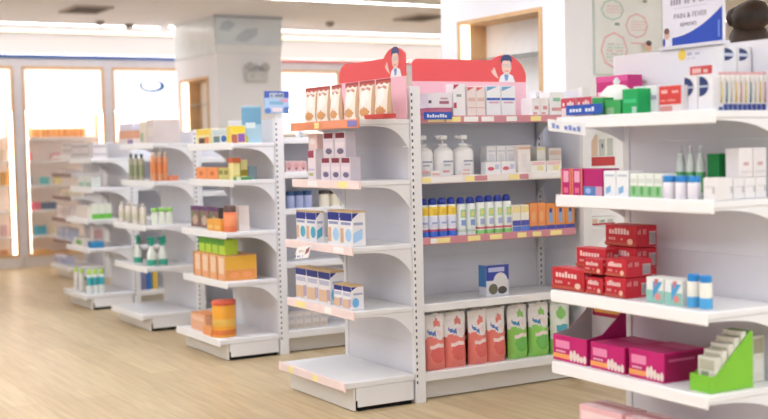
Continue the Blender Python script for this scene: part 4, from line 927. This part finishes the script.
# pink packs on the lowest shelf
mk = B_carton('wipes_pack', .12, mat('pack_pink', '#e9b7bb', .35), top=[(.05, .95, .1, .3, H('#f1d5d6')), (.05, .95, .5, .6, H('#d98f98')), (.05, .6, .7, .9, H('#f1d5d6'))], front=[(.05, .95, .6, .9, H('#f0d3d4'))])
a = Vector((2.76, 3.27, Z0[0])); b = Vector((2.76, 2.78, Z0[0]))
for k in range(2):
    yy = 3.27-.25*k; o = mk(.23, .195, 'large pink wrapped pack on the lowest shelf, %s one' % ('far', 'near')[k], 'pack', (2.77, yy, Z0[0]+.0008), -PI/2, 'pink packs on the lowest shelf')

# ------------------------------------------------------------------ goods on the unit with orange goods
z = Z3[4]; U3 = 'orange goods unit'
for p0, p1, top, c_, fr, l in ((196, 211, 129, '#efe0a4', [(.05, .95, .6, .95, H('#f0d04f')), (.2, .6, .05, .4, H('#57433f')), (.6, .9, .05, .45, H('#e2904f'))], 'yellow and brown carton at the left of the top shelf'), (212, 228, 129, '#dfe5e6', [(.05, .95, .6, .95, H('#c7d4d9')), (.1, .5, .1, .5, H('#6f8a8a')), (.6, .95, .1, .55, H('#2f6fb8'), 'e')], 'pale carton with blue spot in the middle of the top shelf'), (231.5, 246, 126, '#efd45c', [(.1, .9, .65, .95, H('#f1cf3d')), (.0, .4, .0, .5, H('#b56a5c')), (.45, .95, .05, .55, H('#9060a8'))], 'yellow and purple carton at the right of the top shelf')):
    put(B_carton('carton', .08, H(c_), front=fr), *(('y', 6.86) if p0 > 228 else ('x', 2.90)), p0, p1, top, z, l+', '+U3, 'carton')
p = colpt('y', 6.87, 252, z); t = tag(carton_mesh(.12, .02, .23, H('#a5c6d8'), front=[(.0, 1, .5, .95, H('#6fa3c4')), (.2, .7, .4, .55, H('#dbe7ec')), (.0, .3, .0, .2, H('#c9c25c'))], right=[(0, 1, 0, 1, H('#86aec4'))]).build('booklet', None, (p.x, p.y, z+.001), -.45), 'pale blue upright booklet at the end of the top shelf below the blue sign', 'booklet')
z = Z3[3]
OR, AM = H('#ef9a5f'), H('#eda24a')
mk = B_carton('carton', .07, OR, front=[(.3, .7, .3, .7, H('#d9703f'), 'e')])
row(mk, 'x', 2.90, 196, 218, 2, 167.5, z, 'small orange carton', 'at left of second shelf, '+U3, 'carton', 'small orange cartons')
mk = B_carton('carton', .07, H('#cbc37a'), front=[(.1, .9, .45, .8, H('#8f8a3f'))])
row(mk, 'x', 2.90, 218.5, 229, 2, 168, z, 'olive carton', 'on second shelf, '+U3, 'carton', 'olive cartons')
a = put(B_carton('carton', .07, H('#ecdf9a'), front=[(.1, .9, .1, .3, H('#dccb78'))]), 'y', 6.87, 233, 240.5, 163, z, 'tall pale yellow carton on the second shelf, '+U3, 'carton')
put(B_carton('carton', .08, H('#c9683f')), 'y', 6.865, 232, 241, 158, z+a.dimensions.z+.001, 'flat rust-orange carton lying on the pale yellow one', 'carton')
put(B_carton('carton', .06, H('#e3d894'), front=[(.0, 1, .2, .5, H('#a08b34'))]), 'y', 6.89, 241, 248, 160, z, 'pale yellow carton with olive band beside the slate one', 'carton')
put(B_carton('carton', .08, H('#7d929c')), 'y', 6.89, 248.5, 257, 166, z, 'slate blue carton at the right of the second shelf, '+U3, 'carton')
put(B_carton('carton', .05, H('#5f9c68'), front=[(.0, .3, 0, 1, H('#d9e0bc'))]), 'y', 6.812, 236, 252, 178, z, 'flat green carton lying in front of the yellow cartons', 'carton')
z = Z3[2]
mk = B_carton('carton', .05, H('#8a6a6a'), front=[(.0, 1, .82, 1, H('#5d3a6c')), (.2, .8, .1, .6, H('#c9b096'), 'e'), (.1, .4, .5, .75, H('#6f8a52'))], right=[(0, 1, 0, 1, H('#57504c'))])
row(mk, 'x', 2.91, 191, 219, 3, 207, z, 'dark purple-brown carton', 'at left of third shelf, '+U3, 'carton', 'dark cartons of the third shelf')
mk = B_carton('carton', .06, H('#f0ab4c'), front=[(.1, .9, .2, .5, H('#f4c878'))])
row(mk, 'x', 2.825, 207, 221, 2, 219.5, z, 'small amber carton', 'before the dark cartons', 'carton', 'small amber cartons')
put(B_jar('supplement_jar', H('#f0855a', .3), H('#6b5350', .35), H('#f2996c'), (.3, .85), lidh=.24), 'y', 6.825, 224, 237, 205.5, z, 'orange jar with dark lid on the third shelf', 'jar')
put(B_carton('carton', .05, H('#e6dcd6')), 'y', 6.88, 239, 250, 206, z, 'pale carton beside the orange jar', 'carton')
z = Z3[1]
mk = B_carton('carton', .22, H('#ebb98f'), front=[(.0, .2, 0, 1, H('#d98f3f')), (.3, .95, .3, .9, H('#efcfb4')), (.3, .95, .05, .25, H('#eda97c'))], right=[(.02, .98, .45, .98, H('#e8b144')), (.02, .98, .02, .44, H('#e59a52')), (.15, .45, .1, .35, H('#ee9f6c'), 'e'), (.55, .85, .1, .35, H('#ee9f6c'), 'e')], top=[(0, 1, 0, 1, H('#f0b070'))])
r4 = row(mk, 'x', 2.83, 193.5, 225, 4, 254, z, 'tall peach and amber carton', 'on fourth shelf, '+U3, 'carton', 'tall amber cartons', fill=.93)
zt = z+r4[0].dimensions.z+.001
mk = B_carton('carton', .09, H('#b9dc4c'), front=[(.0, 1, .6, 1, H('#5faf3c')), (.0, .12, 0, 1, H('#4f9c34'))])
row(mk, 'x', 2.86, 198.5, 225, 4, 238.5, zt, 'lime green carton', 'lying on the tall amber cartons', 'carton', 'lime cartons')
z = Z3[0]
def tin(w, h, label, cat, loc, rz, group):
    t = thing('supplement_tin', label, cat, loc, rz, group); r = w/2
    MB().lathe([(r*.97, 0), (r, .004), (r, h*.86), (r*.98, h*.88)], H('#f0a93c', .35), 22, 0, r, 1, .85).build('body', t)
    MB().lathe([(r*1.0, h*.875), (r*1.03, h*.88), (r*1.03, h*.97), (r*.98, h)], H('#e2664c', .35), 22, 0, r, 1, .85).build('lid', t)
    for (z0, z1, m) in ((.3, .5, '#e9b95c'), (.06, .2, '#dd7a3c')): MB().lathe([(r, h*z0), (r*1.008, h*z0+.001), (r*1.008, h*z1-.001), (r, h*z1)], H(m, .35), 22, 0, r, 1, .85).build('printed_band', t)
    return t
tin.rnd = 1
put(tin, 'y', 6.88, 213, 236, 300, z, 'large amber tin with red lid on the bottom shelf', 'tin', w=.15)
put(B_carton('carton', .12, H('#e9b08c'), front=[(.1, .9, .6, .85, H('#efc7ac'))], top=[(0, 1, 0, 1, H('#f0a064'))]), 'x', 2.80, 191, 206, 314, z, 'peach carton left of the amber tin on the bottom shelf', 'carton')
put(B_carton('carton', .035, H('#eb9f62')), 'x', 2.766, 203, 211.5, 327, z, 'low orange carton before the amber tin', 'carton')
# goods seen on its long side, between it and the middle unit
yl = 6.87
mk = B_carton('carton', .06, H('#e9c9c8'), front=[(.1, .9, .2, .9, H('#dba3a3'), 'e'), (.4, .6, .2, .45, H('#4a3f44'), 'e'), (.0, 1, .0, .1, H('#e6dedd'))])
row(mk, 'y', yl, 285.5, 307, 3, 161, 1.15, 'pink round-picture carton', 'on the shelf behind the lilac cartons', 'carton', 'pink cartons behind the middle unit')
mk = B_jar('medicine_jar', H('#aab4d6', .4), H('#3a5a86', .4), lidh=.25)
row(mk, 'y', yl, 286, 312, 3, 191, .92, 'small jar with navy lid', 'behind the third end shelf', 'jar', 'navy-lid jars behind the middle unit')
mk = B_jar('medicine_jar', H('#e9e2cc', .4), H('#4f463a', .4), lidh=.22)
row(mk, 'y', yl, 319, 340, 2, 190, .92, 'cream jar with dark lid', 'above the infant formula cartons, further back', 'jar', 'cream jars behind the middle unit')
mk = B_carton('carton', .1, H('#dfd6d0'), front=[(.1, .9, .1, .35, H('#cdbfae')), (.1, .9, .6, .8, H('#c9c4c6'))])
row(mk, 'y', yl, 288, 328, 5, 312, .14, 'pale cream carton', 'low behind the middle unit', 'carton', 'pale cartons low behind the middle unit')

# ------------------------------------------------------------------ goods on the unit with spray bottles
U5 = 'spray bottle unit'
z = Z5[4]
put(B_carton('carton', .2, H('#d3c8c6'), front=[(.1, .9, .3, .7, H('#dcd2cd'))]), 'x', 2.90, 147, 154, 120, z, 'big grey-beige carton at the right of the top shelf, '+U5, 'carton')
put(B_carton('carton', .08, H('#e0d6c8'), front=[(.1, .6, .1, .5, H('#a9b79a'))]), 'x', 2.90, 140, 146.5, 122, z, 'narrow cream carton beside the grey-beige carton, '+U5, 'carton')
a = put(B_carton('carton', .1, H('#e2d7d6'), front=[(.6, .95, .1, .8, H('#8b72a4'))]), 'x', 2.90, 119, 134, 139, z, 'white carton with violet end at the left of the top shelf, '+U5, 'carton')
b = put(B_carton('carton', .1, H('#d9a183')), 'x', 2.90, 119, 133, 131, z+a.dimensions.z+.001, 'flat tan-orange carton stacked on the violet-ended carton', 'carton')
put(B_carton('carton', .1, H('#d5d3e4')), 'x', 2.90, 119.5, 133, 124, z+a.dimensions.z+b.dimensions.z+.003, 'flat lavender carton on top of the tan-orange one', 'carton')
z = Z5[3]
mk = B_can('lotion_bottle', H('#b9b49c', .3), H('#57625c', .3), [(.2, .7, H('#98a07c', .4))], neck=.5)
row(mk, 'x', 2.90, 129, 145, 3, 154, z, 'olive bottle with dark cap', 'on second shelf, '+U5, 'bottle', 'olive bottles')
mk = B_can('lotion_bottle', H('#dd9c74', .3), H('#e6d6c6', .3), [(.3, .75, H('#dd8a58', .4))], neck=.6)
row(mk, 'y', 8.33, 150.5, 168, 3, 151.5, z, 'orange bottle with pale cap', 'on second shelf, '+U5, 'bottle', 'orange bottles')
put(B_carton('carton', .1, H('#dc8a6c')), 'y', 8.31, 168.5, 179, 175.5, z, 'low red-orange carton beside the orange bottles', 'carton')
z = Z5[2]
mk = B_can('lotion_bottle', H('#e3d8cc', .3), H('#e6e0d8', .3), [(.2, .6, H('#d3cdb4', .4))], neck=.5)
row(mk, 'x', 2.83, 119, 147, 4, 203, z, 'pale clear bottle', 'on third shelf, '+U5, 'bottle', 'pale bottles')
mk = B_tube(H('#e6ebdc', .35), H('#9bd86a', .35))
row(mk, 'y', 8.31, 151.5, 173, 3, 208, z, 'white tube with lime cap', 'on third shelf, '+U5, 'tube', 'lime-capped tubes')
z = Z5[1]
mk = B_trigger(H('#dfe6df', .25), H('#2f9a84', .35), H('#3aa087', .4))
row(mk, 'y', 8.31, 146, 168, 2, 236, z, 'white spray bottle with green trigger head', 'at fourth shelf corner', 'bottle', 'green-trigger spray bottles', fill=.85)
put(mk, 'x', 2.84, 134, 146, 235, z, 'white spray bottle with green trigger head, farther back on the fourth shelf', 'bottle', 'green-trigger spray bottles')
for p0, p1, c_, l in ((137, 147, '#9093bd', 'violet-blue carton'), (147.5, 152, '#3f7fc8', 'bright blue carton'), (153, 158, '#e8c860', 'yellow carton')):
    put(B_carton('carton', .06, H(c_)), 'y', 9.765, p0, p1, 272, Z7[0], l+' low in the gap behind the spray bottle shelf', 'carton')

# ------------------------------------------------------------------ goods on the small far unit
U7 = 'small far unit'
z = Z7[4]
mk = B_carton('carton', .1, H('#dcd3d4'), front=[(.0, 1, .7, .85, H('#b3aeb0')), (.0, 1, .2, .32, H('#b3aeb0'))])
row(mk, 'x', 2.88, 72, 89, 2, 143, z, 'grey striped carton', 'in back on top of the '+U7, 'carton', 'grey striped cartons')
put(mk, 'y', 9.76, 93, 107, 143, z, 'grey striped carton at the near corner on top of the '+U7, 'carton', 'grey striped cartons')
z = Z7[3]
mk = B_carton('carton', .08, H('#dfe3df'), front=[(.1, .9, .1, .5, H('#a9c9b4'))])
row(mk, 'x', 2.88, 78, 92, 2, 177, z, 'pale mint carton', 'on second shelf, '+U7, 'carton', 'mint cartons')
z = Z7[2]
mk = B_carton('carton', .09, H('#e6e9dd'), front=[(.0, 1, .0, .35, H('#6fc04c')), (.2, .8, .5, .8, H('#dfe6d6'))], right=[(0, 1, 0, .5, H('#4f9c3f'))])
row(mk, 'y', 9.76, 92, 112, 3, 204, z, 'white carton with green foot', 'on third shelf, '+U7, 'carton', 'green-footed cartons')
put(B_carton('carton', .06, H('#e6dcd3')), 'x', 2.84, 76, 88, 206, z, 'cream carton at the left of the green-footed cartons', 'carton')
z = Z7[1]
put(B_carton('carton', .12, H('#2f86b8'), front=[(.1, .9, .5, .9, H('#3a8fc4'))]), 'y', 9.75, 92, 104, 242, z, 'bright blue carton on the fourth shelf, '+U7, 'carton')
put(B_carton('carton', .1, H('#e6ded6'), front=[(.2, .9, .1, .8, H('#6fae4f'), 'e')]), 'x', 2.84, 74, 83, 238, z, 'white carton with green spot beside the bright blue one', 'carton')
put(B_carton('carton', .1, H('#e3d7d3'), front=[(.1, .9, .4, .8, H('#d9aaa4'))]), 'y', 9.88, 93, 104, 226, Z7[1], 'tall pale carton with pink band behind the bright blue one', 'carton')
z = Z7[0]
mk = B_can('lotion_bottle', H('#e9e4da', .3), H('#b9e04c', .35), [(.1, .6, H('#e3ddd6', .4))], neck=.7, caph=.2)
row(mk, 'x', 2.81, 74, 85, 2, 268, z, 'white bottle with lime cap', 'on bottom shelf, '+U7, 'bottle', 'lime-capped bottles')
mk = B_can('lotion_bottle', H('#e6ecec', .3), H('#b3e04f', .35), [(.45, .85, H('#45b0bc', .4))], neck=.7, caph=.2)
row(mk, 'y', 9.755, 87, 105, 3, 269, z, 'teal-labelled bottle with lime cap', 'on bottom shelf, '+U7, 'bottle', 'lime-capped bottles')

# ------------------------------------------------------------------ goods on the farthest unit
U9 = 'farthest unit'
def pair(zi, top, c_, fr, l, c=3.38, p0=57, p1=72, n=2): row(B_carton('carton', .1, H(c_), front=fr), 'x', c, p0, p1, n, top, Z9[zi], l, '%s shelf of the %s' % (('bottom', 'fifth', 'fourth', 'third', 'second', 'top')[zi], U9), 'carton', 'cartons on the '+U9, fill=.9)
pair(5, 142, '#dcd2d0', [(.0, 1, .75, .85, H('#9fa39a')), (.0, 1, .3, .4, H('#a9a3a3'))], 'grey-lined stacked carton', 3.42, 62, 76, 2)
pair(4, 170, '#d3c9c9', [(.0, 1, .8, 1, H('#b3a3a0'))], 'pale mauve carton', 3.40, 60, 74, 2)
pair(3, 190, '#e0d2bc', [(.1, .9, .1, .5, H('#dccdb4'))], 'sand carton', 3.40, 60, 73, 2)
pair(2, 206, '#e3d5d0', [(.1, .9, .3, .7, H('#dac6c2'))], 'pale pink carton', 3.40, 57, 72, 2)
pair(1, 228, '#c3c6d6', [(.1, .9, .3, .7, H('#a3b3d0'))], 'pale blue carton', 3.38, 57, 70, 2)
pair(0, 256, '#c7c7da', [(.1, .9, .3, .7, H('#aab0cf'))], 'pale violet carton', 3.36, 54, 66, 2)

# ------------------------------------------------------------------ person behind the right unit
def skin(name, verts, edges, radii, m, parent, sub=2, root=0):
    me = bpy.data.meshes.new(name); me.from_pydata(verts, edges, [])
    o = bpy.data.objects.new(name, me); COL.objects.link(o); o.parent = parent; me.materials.append(m)
    md = o.modifiers.new('skin', 'SKIN'); md.use_smooth_shade = True
    for v, r in zip(me.skin_vertices[0].data, radii): v.radius = (r if isinstance(r, tuple) else (r, r))
    me.skin_vertices[0].data[root].use_root = True
    s = o.modifiers.new('sub', 'SUBSURF'); s.levels = sub; s.render_levels = sub
    return o
P = thing('person', 'person with dark brown hair in a bun, standing behind the right unit', 'person', (4.10, 3.80, 0), math.radians(140))
SK, SHIRT, TR, HR, SHOE = mat('skin_tone', '#d9ab90', .5), mat('shirt_pale_blue', '#c3cede', .8), mat('trousers_dark', '#3d4250', .8), mat('hair_dark_brown', '#2f2018', .5, .4, vary=.6, scale=18), mat('shoe_black', '#2a2a2c', .5)
V = [(0, 0, .98), (0, .01, 1.15), (0, .015, 1.34), (0, .01, 1.47), (0, -.01, 1.56), (0, -.025, 1.66), (0, -.02, 1.755)]
E = [(i, i+1) for i in range(6)]; Rr = [(.15, .11), (.135, .10), (.15, .105), (.075, .065), (.05, .05), (.078, .092), (.062, .075)]
for sx in (-1, 1):
    n = len(V)
    V += [(sx*.095, 0, .92), (sx*.10, -.01, .52), (sx*.105, .015, .10), (sx*.11, -.06, .045), (sx*.115, -.14, .035)]; E += [(0, n), (n, n+1), (n+1, n+2), (n+2, n+3), (n+3, n+4)]; Rr += [.09, .062, .042, .042, .035]
    n = len(V)
    V += [(sx*.17, .01, 1.42), (sx*.215, .02, 1.15), (sx*.22, -.06, .92), (sx*.218, -.085, .85)]; E += [(2, n), (n, n+1), (n+1, n+2), (n+2, n+3)]; Rr += [.055, .042, .03, (.018, .035)]
body = skin('body', V, E, Rr, SK, P)
for sx in (-1, 1):
    for k in range(4):
        yy = -.115+.022*k; skin('finger', [(sx*.218, yy+.005, .86), (sx*.216, yy-.005, .80), (sx*.206, yy-.008, .765-.006*abs(k-1.5))], [(0, 1), (1, 2)], [.011, .009, .007], SK, body, 1)
    skin('thumb', [(sx*.215, -.1, .875), (sx*.2, -.145, .835), (sx*.195, -.15, .805)], [(0, 1), (1, 2)], [.013, .011, .008], SK, body, 1)
skin('shirt', [(0, 0, .96), (0, .01, 1.15), (0, .015, 1.34), (0, .012, 1.455), (-.172, .01, 1.42), (-.2, .017, 1.26), (.172, .01, 1.42), (.2, .017, 1.26)], [(0, 1), (1, 2), (2, 3), (2, 4), (4, 5), (2, 6), (6, 7)], [(.165, .125), (.15, .115), (.165, .12), (.085, .078), .068, .058, .068, .058], SHIRT, P)
tv = [(0, 0, .95)]; te = []; tr = [(.16, .12)]
for sx in (-1, 1): n = len(tv); tv += [(sx*.095, 0, .9), (sx*.10, -.01, .52), (sx*.105, .015, .09)]; te += [(0, n), (n, n+1), (n+1, n+2)]; tr += [.105, .078, .06]
skin('trousers', tv, te, tr, TR, P)
for sx in (-1, 1): skin('shoe', [(sx*.106, .03, .05), (sx*.11, -.06, .05), (sx*.117, -.17, .038)], [(0, 1), (1, 2)], [.05, .05, .037], SHOE, P, 1, 1)
hair = skin('hair', [(0, .01, 1.795), (0, .05, 1.74), (0, .06, 1.66), (0, .05, 1.59)], [(0, 1), (1, 2), (2, 3)], [(.088, .075), (.098, .085), (.092, .07), (.07, .045)], HR, P)
bun = MB(); bun.lathe([(.01, -.09), (.06, -.07), (.088, -.03), (.083, .015), (.055, .045), (.005, .058)], HR, 16, 0, 0, 1, .85); o = bun.build('hair_bun', hair, (0, .06, 1.85)); o.rotation_euler = (.3, .35, 0)
bun = MB(); bun.lathe([(.005, -.05), (.035, -.035), (.05, 0), (.035, .03), (.005, .045)], HR, 14, 0, 0, 1, .8); o = bun.build('hair_strand', hair, (.055, .05, 1.84)); o.rotation_euler = (.2, .9, 0)
for sx in (-1, 1):
    mb = MB(); mb.lathe([(.002, -.012), (.011, -.006), (.012, .004), (.003, .012)], H('#f0ece8'), 12); e = mb.build('eye', P, (sx*.031, -.112, 1.675))
    mb = MB(); mb.lathe([(.001, -.006), (.006, -.003), (.006, .003), (.001, .006)], H('#3a2a22'), 10); mb.build('iris', e, (0, -.01, 0))
    mb = MB(); mb.lathe([(.003, -.03), (.014, -.015), (.018, .01), (.006, .03)], SK, 10, 0, 0, .5, 1); mb.build('ear', P, (sx*.083, -.015, 1.66))
MB().prism([(0, -.145, 1.635), (-.016, -.112, 1.63), (0, -.112, 1.685), (.016, -.112, 1.63)], (0, .012, 0), SK).build('nose', P)
MB().cbox(-.022, .022, -.118, -.1, 1.60, 1.611, H('#b8706a'), .004).build('mouth', P)

# ------------------------------------------------------------------ light and camera
W = bpy.data.worlds.new('daylight'); SC.world = W; W.use_nodes = True
bg = W.node_tree.nodes['Background']; bg.inputs['Color'].default_value = (.93, .97, 1, 1); bg.inputs['Strength'].default_value = 2.4
def panel(x, y, label, e=None):  # fill lights added overhead, out of view, to brighten the shop
    t = thing('added_fill_panel', label, 'ceiling light', (x, y, CEIL))
    mb = MB()
    for b in ((x-.6, x+.6, y-.32, y-.3), (x-.6, x+.6, y+.3, y+.32), (x-.62, x-.6, y-.32, y+.32), (x+.6, x+.62, y-.32, y+.32)): mb.box(*b, CEIL-.012, CEIL-.0005, WHITE)
    part(mb, 'frame', t); part(MB().box(x-.6, x+.6, y-.3, y+.3, CEIL-.008, CEIL-.0005, mat('fill_diffuser', '#e9f1ff', emit=13)), 'diffuser', t)
for iy, y in enumerate((.2, 3.1, 6.1, 9.0)):
    for ix, x in enumerate((-1.5, 1.0, 3.6, 8.2)):
        if (ix == 3 and iy == 2) or (ix == 2 and iy == 1): continue
        panel(x, y, 'square white ceiling light panel, %s row back, %s across' % (ORD[iy], ORD[ix]))
cam = bpy.data.cameras.new('camera'); co = bpy.data.objects.new('camera', cam); COL.objects.link(co)
M = Matrix((( _r.x, _u.x, -_f.x, CAMP.x), (_r.y, _u.y, -_f.y, CAMP.y), (_r.z, _u.z, -_f.z, CAMP.z), (0, 0, 0, 1)))
co.matrix_world = M
cam.sensor_width = 36; cam.lens = FPX/768*36; cam.clip_start = .05
cam.dof.use_dof = True; cam.dof.focus_distance = 5.4; cam.dof.aperture_fstop = 1.9
SC.camera = co
SC.view_settings.view_transform = 'Standard'; SC.view_settings.look = 'None'; SC.view_settings.gamma = 1; SC.view_settings.use_curve_mapping = False
SC.view_settings.exposure = -0.03
SC.cycles.max_bounces = 8; SC.cycles.diffuse_bounces = 5; SC.cycles.transparent_max_bounces = 12; SC.cycles.sample_clamp_indirect = 6
